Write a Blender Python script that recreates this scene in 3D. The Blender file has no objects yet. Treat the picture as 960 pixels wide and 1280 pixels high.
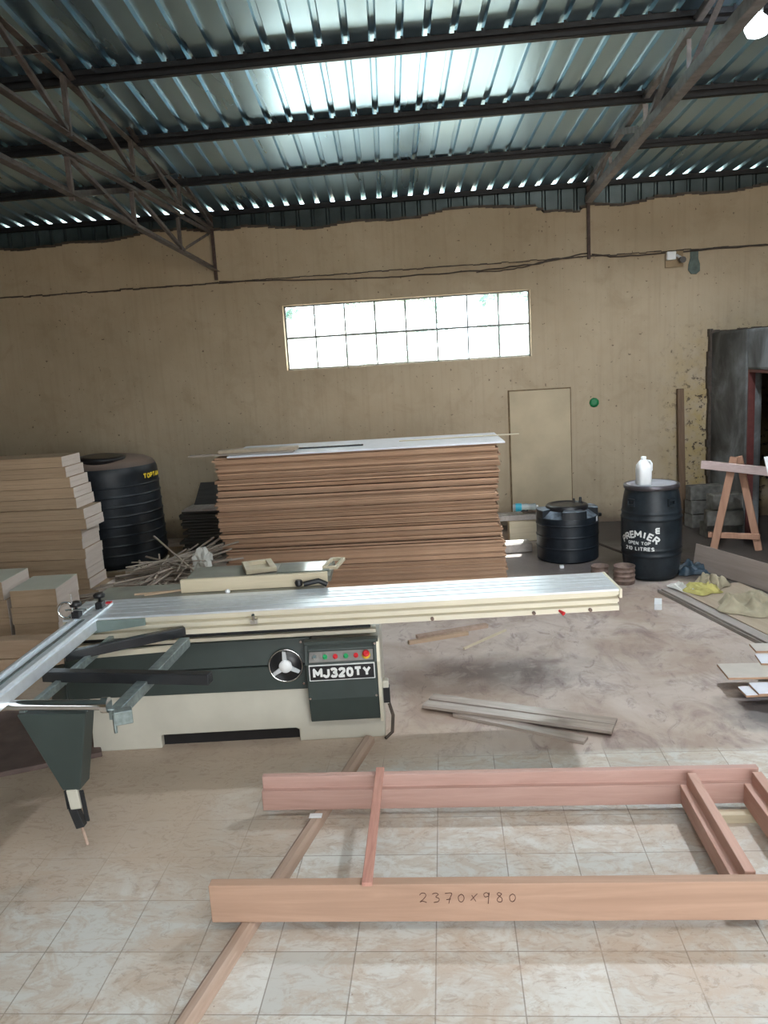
import bpy, bmesh, math, random
from mathutils import Vector, Matrix
sc = bpy.context.scene
COL = sc.collection
PI = math.pi
rnd = random.Random(7)

# ------------------------------------------------------------------ helpers
class MB:
    def __init__(s): s.v = []; s.f = []; s.sm = []
    def add(s, vs, fs, smooth=False, M=None):
        o = len(s.v)
        for p in vs:
            p = Vector(p)
            s.v.append(M @ p if M else p)
        for f in fs:
            s.f.append([o + i for i in f]); s.sm.append(smooth)
        return s
    def box(s, x0, x1, y0, y1, z0, z1, M=None):
        vs = [(x0,y0,z0),(x1,y0,z0),(x1,y1,z0),(x0,y1,z0),(x0,y0,z1),(x1,y0,z1),(x1,y1,z1),(x0,y1,z1)]
        return s.add(vs, [(0,3,2,1),(4,5,6,7),(0,1,5,4),(1,2,6,5),(2,3,7,6),(3,0,4,7)], False, M)
    def bar(s, a, b, w, h, up=(0,0,1)):
        """box beam from a to b; w = width across, h = height along up"""
        a = Vector(a); b = Vector(b); d = (b - a); L = d.length; d.normalize()
        up = Vector(up); x = d.cross(up)
        if x.length < 1e-4: x = d.cross(Vector((0,1,0)))
        x.normalize(); u = x.cross(d).normalized()
        vs = []
        for t in (a, b):
            for sx, su in ((-1,-1),(1,-1),(1,1),(-1,1)):
                vs.append(t + x*(sx*w/2) + u*(su*h/2))
        return s.add(vs, [(0,1,2,3),(7,6,5,4),(0,4,5,1),(1,5,6,2),(2,6,7,3),(3,7,4,0)])
    def angle(s, a, b, w, t=.006, up=(0,0,1)):
        """steel angle bar: two thin flanges"""
        a = Vector(a); b = Vector(b); d = (b-a).normalized(); up = Vector(up)
        x = d.cross(up)
        if x.length < 1e-3: x = Vector((1,0,0))
        x.normalize(); u = x.cross(d).normalized()
        s.bar(a, b, w, t, up)
        s.bar(a + u*w/2 + x*(w/2), b + u*w/2 + x*(w/2), t, w, up)
        return s
    def tube(s, pts, r, n=10, caps=True):
        pts = [Vector(p) for p in pts]; rs = r if isinstance(r, (list, tuple)) else [r]*len(pts)
        rings = []; ref = None
        for i, p in enumerate(pts):
            d = (pts[min(i+1, len(pts)-1)] - pts[max(i-1, 0)]).normalized()
            if ref is None:
                ref = Vector((0,0,1)) if abs(d.z) < .9 else Vector((1,0,0))
            x = d.cross(ref).normalized(); y = x.cross(d).normalized(); ref = y
            rings.append([p + x*(rs[i]*math.cos(2*PI*k/n)) + y*(rs[i]*math.sin(2*PI*k/n)) for k in range(n)])
        vs = [q for ring in rings for q in ring]; fs = []
        for i in range(len(pts)-1):
            for k in range(n):
                fs.append((i*n+k, i*n+(k+1)%n, (i+1)*n+(k+1)%n, (i+1)*n+k))
        s.add(vs, fs, True)
        if caps:
            s.add(rings[0], [tuple(range(n))]); s.add(rings[-1], [tuple(range(n))[::-1]])
        return s
    def lathe(s, prof, n=48, M=None, cap_bottom=True, cap_top=True):
        """prof list of (r,z)"""
        vs = []; fs = []
        for r, z in prof:
            for k in range(n):
                a = 2*PI*k/n; vs.append((r*math.cos(a), r*math.sin(a), z))
        for i in range(len(prof)-1):
            for k in range(n):
                fs.append((i*n+k, i*n+(k+1)%n, (i+1)*n+(k+1)%n, (i+1)*n+k))
        s.add(vs, fs, True, M)
        if cap_bottom: s.add(vs[:n], [tuple(range(n))[::-1]], False, M)
        if cap_top: s.add(vs[-n:], [tuple(range(n))], False, M)
        return s
    def prism(s, poly, a, b, axis='y', M=None):
        """poly of 2D pts extruded along axis from a to b. axis y: poly=(x,z); x: poly=(y,z); z: poly=(x,y)"""
        def P(p, t):
            return {'y': (p[0], t, p[1]), 'x': (t, p[0], p[1]), 'z': (p[0], p[1], t)}[axis]
        n = len(poly)
        vs = [P(p, a) for p in poly] + [P(p, b) for p in poly]
        fs = [tuple(range(n)), tuple(range(2*n-1, n-1, -1))] + [(i, i+n, (i+1)%n+n, (i+1)%n) for i in range(n)]
        return s.add(vs, fs, False, M)
    def build(s, name, mat, parent=None, bevel=0, seg=1, fix=True):
        me = bpy.data.meshes.new(name)
        me.from_pydata([tuple(p) for p in s.v], [], s.f)
        for p, sm in zip(me.polygons, s.sm): p.use_smooth = sm
        me.update()
        if fix:
            bm = bmesh.new(); bm.from_mesh(me)
            bmesh.ops.recalc_face_normals(bm, faces=bm.faces); bm.to_mesh(me); bm.free()
        o = bpy.data.objects.new(name, me); COL.objects.link(o)
        if mat: me.materials.append(mat)
        if parent: o.parent = parent
        if bevel:
            m = o.modifiers.new('bevel', 'BEVEL'); m.width = bevel; m.segments = seg
            m.limit_method = 'ANGLE'; m.angle_limit = math.radians(40)
        return o

def tag(o, label, cat=None, group=None):
    o['label'] = label
    if cat: o['category'] = cat
    if group: o['group'] = group
    return o
def struct(o, label=None):
    o['kind'] = 'structure'
    if label: o['label'] = label
    return o
def empty(name, loc, rz=0, label=None, cat=None, group=None):
    o = bpy.data.objects.new(name, None); COL.objects.link(o)
    o.empty_display_size = .1
    o.location = loc; o.rotation_euler = (0, 0, rz)
    if label: tag(o, label, cat, group)
    return o
def copy_tree(o, parent=None):
    c = o.copy(); COL.objects.link(c)
    if parent: c.parent = parent
    for ch in [k for k in bpy.data.objects if k.parent == o]: copy_tree(ch, c)
    return c
GL = {'M':[[(0,0),(0,1),(.4,.35),(.8,1),(.8,0)]],'J':[[(.5,1),(.5,.25),(.38,.04),(.18,0),(0,.15),(0,.3)]],
 '3':[[(0,.86),(.14,1),(.42,1),(.56,.84),(.52,.62),(.30,.53),(.54,.44),(.60,.22),(.45,0),(.14,0),(0,.16)]],
 '2':[[(0,.78),(.10,.96),(.30,1),(.52,.94),(.56,.70),(.42,.48),(0,.0),(.58,0)]],'0':[[(.28,1),(.08,.9),(0,.5),(.08,.1),(.28,0),(.48,.1),(.56,.5),(.48,.9),(.28,1)]],
 '1':[[(.05,.8),(.22,1),(.22,0)]],'T':[[(0,1),(.66,1)],[(.33,1),(.33,0)]],'Y':[[(0,1),(.34,.48),(.68,1)],[(.34,.48),(.34,0)]],
 'P':[[(0,0),(0,1),(.38,1),(.55,.88),(.55,.62),(.38,.48),(0,.48)]],'R':[[(0,0),(0,1),(.38,1),(.55,.88),(.55,.64),(.38,.5),(0,.5)],[(.32,.5),(.60,0)]],
 'E':[[(.52,1),(0,1),(0,0),(.54,0)],[(0,.52),(.46,.52)]],'I':[[(.1,0),(.1,1)]],'O':[[(.32,1),(.08,.88),(0,.5),(.08,.12),(.32,0),(.56,.12),(.64,.5),(.56,.88),(.32,1)]],
 'N':[[(0,0),(0,1),(.58,0),(.58,1)]],'L':[[(0,1),(0,0),(.46,0)]],'S':[[(.52,.85),(.36,1),(.14,1),(0,.84),(.06,.62),(.46,.42),(.54,.2),(.40,0),(.12,0),(0,.16)]],
 'A':[[(0,0),(.32,1),(.64,0)],[(.12,.32),(.52,.32)]],'K':[[(0,0),(0,1)],[(.55,1),(0,.42)],[(.2,.58),(.58,0)]],'m':[[(0,0),(0,.7)],[(0,.6),(.2,.7),(.35,.6),(.35,0)],[(.35,.6),(.55,.7),(.7,.6),(.7,0)]],' ':[]}
class Flat:
    def __init__(s): s.vertices = []; s.polygons = []
class _V:
    def __init__(s, co): s.co = co
class _P:
    def __init__(s, v): s.vertices = v
def stroke_text(word, size, wt=.2, gap=.22, depth=.0006):
    """solid block lettering built from thick strokes, centred"""
    F = Flat(); x = 0; t_ = size*wt/2; k = 0
    def solid(poly, d):
        o = len(F.vertices); n = len(poly)
        for zz in (0, d):
            for p in poly: F.vertices.append(_V((p[0], p[1], zz)))
        F.polygons.append(_P(tuple(range(o, o+n)))); F.polygons.append(_P(tuple(range(o+n, o+2*n))))
        for i in range(n): F.polygons.append(_P((o+i, o+(i+1)%n, o+n+(i+1)%n, o+n+i)))
    for ch in word:
        g = GL[ch]; w = max([p[0] for st in g for p in st], default=.35)
        for st in g:
            pts = [Vector((x + p[0]*size, (p[1]-.5)*(size-2*t_))) for p in st]
            for a, b in zip(pts[:-1], pts[1:]):
                d = (b-a).normalized(); n_ = Vector((-d.y, d.x))*t_; m_ = max(1, int((b-a).length/(size*.25)))
                for q in range(m_):
                    c = a.lerp(b, q/m_); e = a.lerp(b, (q+1)/m_)
                    solid([c-n_, e-n_, e+n_, c+n_], depth)
            for i, p in enumerate(pts[1:-1]):
                k += 1; solid([(p.x+t_*math.cos(j*PI/4), p.y+t_*math.sin(j*PI/4)) for j in range(8)], depth*1.05)
        x += (w + gap)*size
    half = (x - gap*size)/2
    for v in F.vertices: v.co = (v.co[0]-half, v.co[1], v.co[2])
    return F
def text_add(mb, me, fn):
    mb.add([fn(Vector(v.co)) for v in me.vertices], [tuple(p.vertices) for p in me.polygons])

# ------------------------------------------------------------------ materials
class NT:
    def __init__(s, name):
        m = bpy.data.materials.new(name); m.use_nodes = True
        s.m = m; s.t = m.node_tree; s.n = s.t.nodes; s.l = s.t.links
        s.b = s.n['Principled BSDF']; s.out = s.n['Material Output']
        tc = s.n.new('ShaderNodeTexCoord'); s.obj = tc.outputs['Object']; s.gen = tc.outputs['Generated']
    def map(s, scale=(1,1,1), rot=(0,0,0), loc=(0,0,0), src=None):
        n = s.n.new('ShaderNodeMapping'); n.inputs['Scale'].default_value = scale
        n.inputs['Rotation'].default_value = rot; n.inputs['Location'].default_value = loc
        s.l.new(src or s.obj, n.inputs['Vector']); return n.outputs[0]
    def noise(s, scale, detail=4, rough=.55, dist=0, vec=None, col=False):
        n = s.n.new('ShaderNodeTexNoise'); n.inputs['Scale'].default_value = scale
        n.inputs['Detail'].default_value = detail; n.inputs['Roughness'].default_value = rough
        n.inputs['Distortion'].default_value = dist
        s.l.new(vec or s.obj, n.inputs['Vector']); return n.outputs['Color' if col else 'Fac']
    def ramp(s, fac, stops):
        n = s.n.new('ShaderNodeValToRGB'); s.l.new(fac, n.inputs[0]); e = n.color_ramp.elements
        while len(e) > 1: e.remove(e[0])
        e[0].position = stops[0][0]; c = stops[0][1]; e[0].color = s.c4(c)
        for p, c in stops[1:]:
            k = e.new(p); k.color = s.c4(c)
        return n.outputs[0]
    def c4(s, c):
        if isinstance(c, (int, float)): return (c, c, c, 1)
        return (*c, 1)
    def val(s, x, sock):
        if hasattr(x, 'links') or hasattr(x, 'is_linked'): s.l.new(x, sock)
        else:
            sock.default_value = x if not isinstance(x, tuple) or len(x) == 4 else (*x, 1)
    def mix(s, f, a, b, mode='MIX'):
        n = s.n.new('ShaderNodeMix'); n.data_type = 'RGBA'; n.blend_type = mode
        for x, i in ((f, 0), (a, 6), (b, 7)):
            sock = n.inputs[i]
            if isinstance(x, bpy.types.NodeSocket): s.l.new(x, sock)
            else: sock.default_value = x if i == 0 else s.c4(x)
        return n.outputs[2]
    def math(s, op, a, b=0., c=0., clamp=False):
        n = s.n.new('ShaderNodeMath'); n.operation = op; n.use_clamp = clamp
        for i, x in enumerate((a, b, c)):
            if isinstance(x, bpy.types.NodeSocket): s.l.new(x, n.inputs[i])
            else: n.inputs[i].default_value = x
        return n.outputs[0]
    def xyz(s, vec=None):
        n = s.n.new('ShaderNodeSeparateXYZ'); s.l.new(vec or s.obj, n.inputs[0]); return n.outputs
    def objrand(s):
        return s.n.new('ShaderNodeObjectInfo').outputs['Random']
    def bump(s, h, strength=.3, dist=.01):
        n = s.n.new('ShaderNodeBump'); n.inputs['Strength'].default_value = strength
        n.inputs['Distance'].default_value = dist; s.l.new(h, n.inputs['Height'])
        s.l.new(n.outputs[0], s.b.inputs['Normal'])
    def set(s, color=None, rough=None, metal=None, spec=None):
        for x, k in ((color, 'Base Color'), (rough, 'Roughness'), (metal, 'Metallic'), (spec, 'Specular IOR Level')):
            if x is None: continue
            sock = s.b.inputs[k]
            if isinstance(x, bpy.types.NodeSocket): s.l.new(x, sock)
            else: sock.default_value = s.c4(x) if k == 'Base Color' else x
        return s.m

def plain(name, c, rough=.5, metal=0., var=.12, scale=12., bump=.0, spec=None):
    t = NT(name); n = t.noise(scale, 4)
    lo = tuple(x*(1-var) for x in c); hi = tuple(min(1, x*(1+var)) for x in c)
    col = t.ramp(n, [(.3, lo), (.7, hi)])
    if bump: t.bump(n, bump, .01)
    return t.set(col, rough, metal, spec)
def wood(name, a, b, axis=0, scale=1.0, rough=.6, rand=.0, dirt=None):
    t = NT(name)
    sc_ = [14*scale]*3; sc_[axis] = 1.2*scale
    v = t.map(tuple(sc_))
    n = t.noise(1.6, 6, .6, 1.2, v)
    v2 = t.map(tuple([60*scale if i != axis else 3*scale for i in range(3)]))
    g = t.noise(2, 3, .6, .2, v2)
    col = t.ramp(n, [(.3, a), (.7, b)])
    col = t.mix(t.math('MULTIPLY', g, .35), col, tuple(x*.6 for x in a))
    if rand:
        r = t.objrand()
        col = t.mix(t.math('MULTIPLY', r, rand), col, tuple(x*.5 for x in a))
    if dirt:
        d = t.ramp(t.noise(3, 5, .6), [(.45, 0.), (.65, 1.)])
        col = t.mix(t.math('MULTIPLY', d, .6), col, dirt)
    t.bump(g, .15, .002)
    return t.set(col, rough)

M = {}
M['mdf'] = wood('board_edge_tan', (.42,.25,.155), (.58,.37,.24), 0, 1.3, .75, .65)
M['mdf_top'] = plain('white_laminate', (.72,.74,.80), .22, 0, .04)
M['pine'] = wood('pale_block_wood', (.42,.30,.195), (.56,.41,.28), 0, .8, .7, .25)
M['pine_end'] = wood('pale_block_wood_end', (.62,.53,.47), (.70,.62,.56), 1, .8, .75)
M['red_top'] = wood('frame_wood_pink', (.47,.285,.24), (.58,.375,.325), 0, .8, .6)
M['red_y'] = wood('frame_wood_pink_cross', (.48,.28,.22), (.62,.39,.32), 1, .8, .6)
M['near_rail'] = wood('frame_wood_tan', (.38,.235,.165), (.52,.335,.24), 0, .6, .6)
M['lath'] = wood('lath_wood', (.42,.19,.15), (.62,.33,.26), 1, 1, .6)
M['pole'] = wood('dusty_pole_wood', (.36,.25,.19), (.48,.36,.29), 1, .8, .8)
M['plank'] = wood('grey_worn_plank', (.30,.25,.22), (.46,.40,.36), 0, 1, .24)
M['grey_ply'] = wood('grey_weathered_ply', (.28,.25,.23), (.42,.38,.35), 1, .6, .7)
M['trestle'] = wood('trestle_wood', (.38,.20,.13), (.52,.30,.20), 2, 1, .6)
M['trestle_bar'] = wood('pale_pink_bar', (.55,.42,.40), (.70,.56,.54), 0, 1, .6)
M['brown_post'] = wood('brown_post', (.13,.08,.045), (.2,.125,.075), 2, 1, .7)
M['cream_wood'] = wood('cream_board', (.55,.48,.34), (.66,.58,.43), 0, .6, .55)
M['light_beam'] = wood('light_beam_wood', (.40,.28,.19), (.52,.38,.27), 0, .8, .7)
M['stick'] = wood('grey_stick', (.40,.33,.27), (.72,.62,.54), 0, 1.5, .8, .6)
M['green'] = plain('machine_green', (.036,.05,.047), .42, 0, .10, 6, 0)
M['green_l'] = plain('machine_green_light', (.16,.21,.20), .4, 0, .12, 9, 0)
M['cream'] = plain('machine_cream', (.52,.50,.43), .45, 0, .06, 5, 0)
M['rail_cream'] = plain('rail_cream', (.70,.66,.54), .35, .25, .04, 5, 0)
M['alu'] = plain('brushed_aluminium', (.80,.86,.92), .34, .6, .06, 20, 0)
M['slide_top'] = plain('slide_top_aluminium', (.80,.86,.92), .33, .65, .06, 20, 0)
M['castiron'] = plain('dusty_table_iron', (.26,.26,.22), .5, .3, .25, 4, 0)
M['chrome'] = plain('chrome', (.8,.8,.8), .14, 1, .04)
M['black'] = plain('black_plastic', (.012,.012,.014), .38, 0, .2, 8)
M['black_tube'] = plain('black_steel_tube', (.04,.043,.048), .25, .5, .2, 8)
M['tube_grey'] = plain('grey_hammered_tube', (.23,.28,.28), .32, .5, .3, 30)
M['white'] = plain('white_plastic', (.80,.82,.84), .4, 0, .04)
M['red'] = plain('red_plastic', (.6,.02,.03), .35, 0, .1)
M['greenb'] = plain('green_button', (.02,.35,.12), .35, 0, .1)
M['yellow'] = plain('yellow_ring', (.75,.5,.05), .4, 0, .1)
M['concrete'] = plain('grey_block_concrete', (.15,.145,.13), .9, 0, .4, 10, .5)
M['dark_board'] = wood('dark_stacked_board', (.035,.033,.03), (.075,.07,.062), 0, 1, .55, .4)
M['rust'] = plain('rusty_steel', (.075,.05,.043), .7, .3, .45, 20, .3)
M['truss_l'] = plain('truss_steel_brown', (.10,.085,.08), .55, .4, .45, 12, .2)
M['truss_r'] = plain('truss_steel_grey', (.23,.215,.215), .5, .45, .3, 12, .2)
M['purlin'] = plain('dark_purlin_steel', (.012,.013,.017), .55, .3, .3, 10, .1)
M['tub'] = plain('dirty_brown_tub', (.16,.11,.09), .7, 0, .35, 20, .3)
M['cable'] = plain('dusty_cable', (.06,.045,.035), .7, 0, .3, 20)
M['cloth_y'] = plain('yellow_rag', (.42,.38,.13), .9, 0, .25, 9, .4)
M['cloth_b'] = plain('beige_sack', (.33,.29,.205), .9, 0, .2, 9, .4)
M['cloth_w'] = plain('white_sack', (.6,.6,.56), .8, 0, .15, 9, .4)
M['cloth_d'] = plain('dark_blue_rag', (.02,.04,.06), .5, 0, .5, 9, .4)
M['kraft'] = wood('kraft_sheet', (.36,.29,.21), (.46,.38,.29), 1, .5, .7)
M['mark'] = plain('pencil', (.10,.045,.035), .8, 0, .1)
M['plug_green'] = plain('green_cap', (.0,.16,.05), .5, 0, .3, 30)
M['patch'] = plain('grey_cement_patch', (.10,.13,.12), .9, 0, .3, 12, .5)
M['letter_w'] = plain('white_lettering', (.75,.77,.76), .6, 0, .05)
M['letter_y'] = plain('yellow_lettering', (.75,.55,.03), .6, 0, .1)
M['leaf'] = plain('leaf_green', (.09,.26,.22), .6, 0, .35, 4)
M['bark'] = plain('bark', (.18,.13,.09), .9, 0, .3, 9, .5)

def tankmat(name, base):
    t = NT(name); z = t.xyz()[2]
    dust = t.noise(5, 6, .65)
    col = t.ramp(dust, [(.4, base), (.75, tuple(x*2.2+.008 for x in base))])
    return t.set(col, .42, 0., .35)
M['tank'] = tankmat('black_tank_plastic', (.005,.008,.012))
M['barrel'] = tankmat('black_barrel_plastic', (.008,.012,.016))
def dusttop():
    t = NT('dusty_tank_top'); n = t.noise(3, 5)
    up = t.n.new('ShaderNodeNewGeometry').outputs['Normal']
    z = t.xyz(up)[2]
    f = t.math('MULTIPLY', t.ramp(z, [(.35, 0.), (.85, 1.)]), .8)
    return t.set(t.mix(f, (.022,.018,.017), (.26,.19,.155)), .6)
M['tank_dust'] = dusttop()

t = NT('dusty_shoulder_pads')
up = t.n.new('ShaderNodeNewGeometry').outputs['Normal']; zz_ = t.xyz(up)[2]
f = t.math('MULTIPLY', t.ramp(zz_, [(.25, 0.), (.45, 1.)]), t.ramp(t.noise(7, 5), [(.35, .1), (.6, 1.)]))
M['pads'] = t.set(t.mix(f, (.008,.011,.015), (.20,.25,.31)), .45)
# roof sheet
t = NT('galvanised_sheet')
v = t.map((90, .5, 1)); n = t.noise(1, 3, .6, 0, v)
v2 = t.map((3, .35, 1)); n2 = t.noise(1, 3, .5, 0, v2)
t.bump(n, .10, .003)
M['roof'] = t.set(t.ramp(n2, [(.3, (.40,.60,.73)), (.7, (.50,.70,.82))]), t.math('MULTIPLY_ADD', n2, .20, .20), .97)
t = NT('dark_cladding_sheet'); M['clad'] = t.set(t.ramp(t.noise(4, 5), [(.3, (.03,.045,.05)), (.7, (.07,.09,.095))]), .35, .7)

# back wall paint
t = NT('wall_paint_yellow')
x, y, z = t.xyz()
big = t.noise(.9, 5, .6)
base = t.ramp(big, [(.3, (.37,.295,.20)), (.7, (.45,.37,.265))])
blot = t.ramp(t.noise(2.3, 8, .7, .6), [(.52, 0.), (.7, 1.)])
base = t.mix(t.math('MULTIPLY', blot, .28), base, (.22,.155,.09))
streak = t.ramp(t.noise(1, 4, .6, 0, t.map((22, 1, .8))), [(.5, 0.), (.75, 1.)])
base = t.mix(t.math('MULTIPLY', streak, .22), base, (.24,.18,.12))
speck = t.ramp(t.noise(26, 2, .5), [(.70, 0.), (.74, 1.)])
base = t.mix(t.math('MULTIPLY', speck, .7), base, (.07,.045,.03))
# rot near the right corner, x 2.75-3.2, below z 2
cx = t.math('MULTIPLY', t.ramp(t.math('MULTIPLY_ADD', x, 1., -2.3), [(.25, 0.), (.75, 1.)]), t.ramp(z, [(.0, 1.), (1., 1.)]))
zm = t.math('SUBTRACT', 1., t.math('MULTIPLY_ADD', z, .9, -1.3, True), 0, True)
cm = t.math('MULTIPLY', cx, zm)
yel = t.ramp(t.noise(4, 6, .7), [(.4, 0.), (.6, 1.)])
base = t.mix(t.math('MULTIPLY', cm, t.math('MULTIPLY', yel, .7)), base, (.40,.29,.10))
pit = t.ramp(t.noise(13, 5, .75), [(.55, 0.), (.60, 1.)])
base = t.mix(t.math('MULTIPLY', cm, pit), base, (.055,.04,.03))
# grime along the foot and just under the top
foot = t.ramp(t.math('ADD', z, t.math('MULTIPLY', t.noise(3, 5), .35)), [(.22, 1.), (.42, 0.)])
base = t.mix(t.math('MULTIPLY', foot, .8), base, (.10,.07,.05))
t.bump(t.noise(7, 6, .6), .35, .02)
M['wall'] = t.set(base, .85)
t = NT('grey_plaster')
n = t.noise(1.6, 6, .6, .4)
base = t.ramp(n, [(.35, (.05,.05,.047)), (.5, (.115,.118,.118)), (.66, (.24,.26,.275))])
t.bump(t.noise(9, 6), .3, .01); M['plaster'] = t.set(base, .85)
M['dark'] = plain('dark_interior', (.02,.02,.02), .9)
M['ledge'] = plain('ledge_plaster', (.30,.225,.14), .9, 0, .2, 5, .4)
M['jamb_red'] = plain('red_door_jamb', (.11,.028,.025), .5, 0, .2)

# floor
t = NT('floor_tiles_and_dust')
x, y, z = t.xyz()
br = t.n.new('ShaderNodeTexBrick'); br.offset = 0; br.squash = 1
br.inputs['Scale'].default_value = 1; br.inputs['Mortar Size'].default_value = .0026
br.inputs['Mortar Smooth'].default_value = .25
br.inputs['Brick Width'].default_value = .3; br.inputs['Row Height'].default_value = .3
br.inputs['Color1'].default_value = (0,0,0,1); br.inputs['Color2'].default_value = (0,0,0,1); br.inputs['Mortar'].default_value = (1,1,1,1)
t.l.new(t.map((1,1,1), (0,0,0), (1.322+30, -2.366+30, 0)), br.inputs['Vector'])
mort = br.outputs['Fac']
# per tile tone
sx = t.math('FLOOR', t.math('DIVIDE', t.math('ADD', x, 1.322), .3)); sy = t.math('FLOOR', t.math('DIVIDE', t.math('SUBTRACT', y, 2.366), .3))
wn = t.n.new('ShaderNodeTexWhiteNoise'); wn.noise_dimensions = '2D'
cb = t.n.new('ShaderNodeCombineXYZ'); t.l.new(sx, cb.inputs[0]); t.l.new(sy, cb.inputs[1]); t.l.new(cb.outputs[0], wn.inputs['Vector'])
tone = wn.outputs['Value']
tile = t.mix(tone, (.52,.515,.485), (.64,.635,.60))
sm = t.noise(4.2, 9, .72, 1.6, t.map((1.0, 1.5, 1), (0,0,.7)))
smear = t.ramp(sm, [(.46, 0.), (.56, 1.)])
sm2 = t.ramp(t.noise(11, 8, .75, 2.2, t.map((.8, 1.4, 1), (0,0,-.4))), [(.52, 0.), (.60, 1.)])
dustc = t.mix(t.noise(2.2, 6, .6), (.42,.325,.245), (.54,.435,.34))
dustc = t.mix(t.math('MULTIPLY', sm2, .35), dustc, (.27,.17,.125))
spk0 = t.ramp(t.noise(24, 4, .7), [(.66, 0.), (.72, 1.)])
dustc = t.mix(t.math('MULTIPLY', spk0, .4), dustc, (.16,.09,.07))
f_near = t.math('MULTIPLY', smear, .55)
tile = t.mix(f_near, tile, (.46,.36,.275))
bigd = t.ramp(t.noise(1.7, 9, .68, .8, t.map((1,1.3,1), (0,0,.5), (3,1,0))), [(.46, 0.), (.60, 1.)])
tile = t.mix(t.math('MULTIPLY', sm2, .32), tile, (.33,.235,.165))
spk = t.ramp(t.noise(38, 3, .6), [(.70, 0.), (.75, 1.)])
tile = t.mix(t.math('MULTIPLY', spk, .6), tile, (.16,.10,.08))
tile = t.mix(t.math('MULTIPLY', mort, .7), tile, (.17,.14,.11))
tile = t.mix(t.math('MULTIPLY', bigd, .72), tile, t.mix(sm2, (.48,.38,.295), (.36,.27,.205)))
# sawdust cover: left side and beyond the tiles
nz = t.math('MULTIPLY_ADD', t.noise(1.4, 7, .65, .6), 1.1, -.55)
lf = t.math('ADD', t.math('MULTIPLY', t.math('ADD', x, .55), -.85), nz)           # grows to the left
yf = t.math('MULTIPLY', t.math('SUBTRACT', y, 2.75), .9)
left = t.math('MINIMUM', t.math('ADD', lf, 0.), yf)
left = t.math('MULTIPLY', t.ramp(left, [(.12, 0.), (.55, 1.)]), .86)
tile = t.mix(left, tile, dustc)
# bare concrete beyond y = 4.16
far_a = t.mix(t.ramp(t.noise(1.1, 6, .6, .5), [(.38, 0.), (.62, 1.)]), (.36,.275,.225), (.55,.485,.44))
pat = t.ramp(t.noise(3.0, 8, .7, 1.0, t.map((1,.6,1), (0,0,.3))), [(.50, 0.), (.64, 1.)])
far_a = t.mix(t.math('MULTIPLY', pat, .62), far_a, (.19,.13,.125))
pat2 = t.ramp(t.noise(7, 7, .7, 1.4, t.map((1,.5,1), (0,0,-.5))), [(.56, 0.), (.66, 1.)])
far_a = t.mix(t.math('MULTIPLY', pat2, .55), far_a, (.15,.10,.10))
vd3 = t.n.new('ShaderNodeVectorMath'); vd3.operation = 'DISTANCE'
t.l.new(t.map((.8, 1.5, 0), (0,0,0)), vd3.inputs[0]); vd3.inputs[1].default_value = (.25*.8, 5.35*1.5, 0)
st3 = t.ramp(t.math('ADD', vd3.outputs['Value'], t.math('MULTIPLY', t.noise(3, 6), .8)), [(.55, 1.), (1.1, 0.)])
far_a = t.mix(t.math('MULTIPLY', st3, .72), far_a, (.11,.08,.075))
dustf = t.ramp(t.noise(6, 7, .7, .8), [(.50, 0.), (.62, 1.)])
far_a = t.mix(t.math('MULTIPLY', dustf, .35), far_a, (.45,.38,.33))
wetm = t.math('SUBTRACT', 1., t.math('DISTANCE', 0.,0.) if False else 0.)
vd = t.n.new('ShaderNodeVectorMath'); vd.operation = 'DISTANCE'
t.l.new(t.map((.55, .75, 0)), vd.inputs[0]); vd.inputs[1].default_value = (1.5*.55, 8.3*.75, 0)
wet = t.ramp(t.math('ADD', vd.outputs['Value'], t.math('MULTIPLY', t.noise(2.5, 6), .5)), [(.75, 1.), (1.15, 0.)])
far_a = t.mix(t.math('MULTIPLY', wet, .8), far_a, (.075,.066,.068))
# shadow of the boards at the right, painted into the floor colour
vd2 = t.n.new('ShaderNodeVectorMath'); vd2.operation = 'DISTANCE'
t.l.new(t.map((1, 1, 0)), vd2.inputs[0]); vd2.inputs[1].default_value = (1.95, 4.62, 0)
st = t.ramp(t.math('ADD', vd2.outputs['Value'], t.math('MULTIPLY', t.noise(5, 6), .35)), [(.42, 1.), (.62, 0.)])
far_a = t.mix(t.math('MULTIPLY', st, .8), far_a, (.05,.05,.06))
edge = t.ramp(t.math('ADD', y, t.math('MULTIPLY', t.noise(6, 5), .12)), [(0., 0.), (1., 1.)])
em = t.math('MULTIPLY_ADD', t.math('ADD', y, t.math('MULTIPLY', t.noise(5, 6), .14)), 14., -14*4.22, True)
# right corner's shade painted dark on the floor; then sand drift at the border left of x=0.3
corner_shade = t.math('MULTIPLY_ADD', t.math('ADD', t.math('ADD', t.math('MULTIPLY', x, .9), t.math('MULTIPLY', y, .55)), t.math('MULTIPLY', t.noise(3, 6), .5)), 5., -5*6.2, True)
far_a = t.mix(t.math('MULTIPLY', corner_shade, .92), far_a, (.035,.03,.027))
fl = t.mix(em, tile, far_a)
sand = t.ramp(t.math('ADD', t.math('ABSOLUTE', t.math('MULTIPLY', t.math('SUBTRACT', y, 4.35), 1.2)), t.math('ADD', t.math('MULTIPLY', t.math('ADD', x, .2), .45), t.math('MULTIPLY', t.noise(3, 6), .5))), [(.25, 1.), (.6, 0.)])
fl = t.mix(t.math('MULTIPLY', sand, .75), fl, dustc)
rg = t.math('SUBTRACT', .62, t.math('MULTIPLY', wet, .34))
rg = t.math('SUBTRACT', rg, t.math('MULTIPLY', t.math('SUBTRACT', 1., em), .12))
hb = t.math('ADD', t.math('MULTIPLY', sm, .5), t.math('MULTIPLY', mort, -.4))
t.bump(hb, .4, .006)
M['floor'] = t.set(fl, rg)
M['yard'] = plain('yard_earth', (.35,.27,.19), .95, 0, .2, 1.5)

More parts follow.
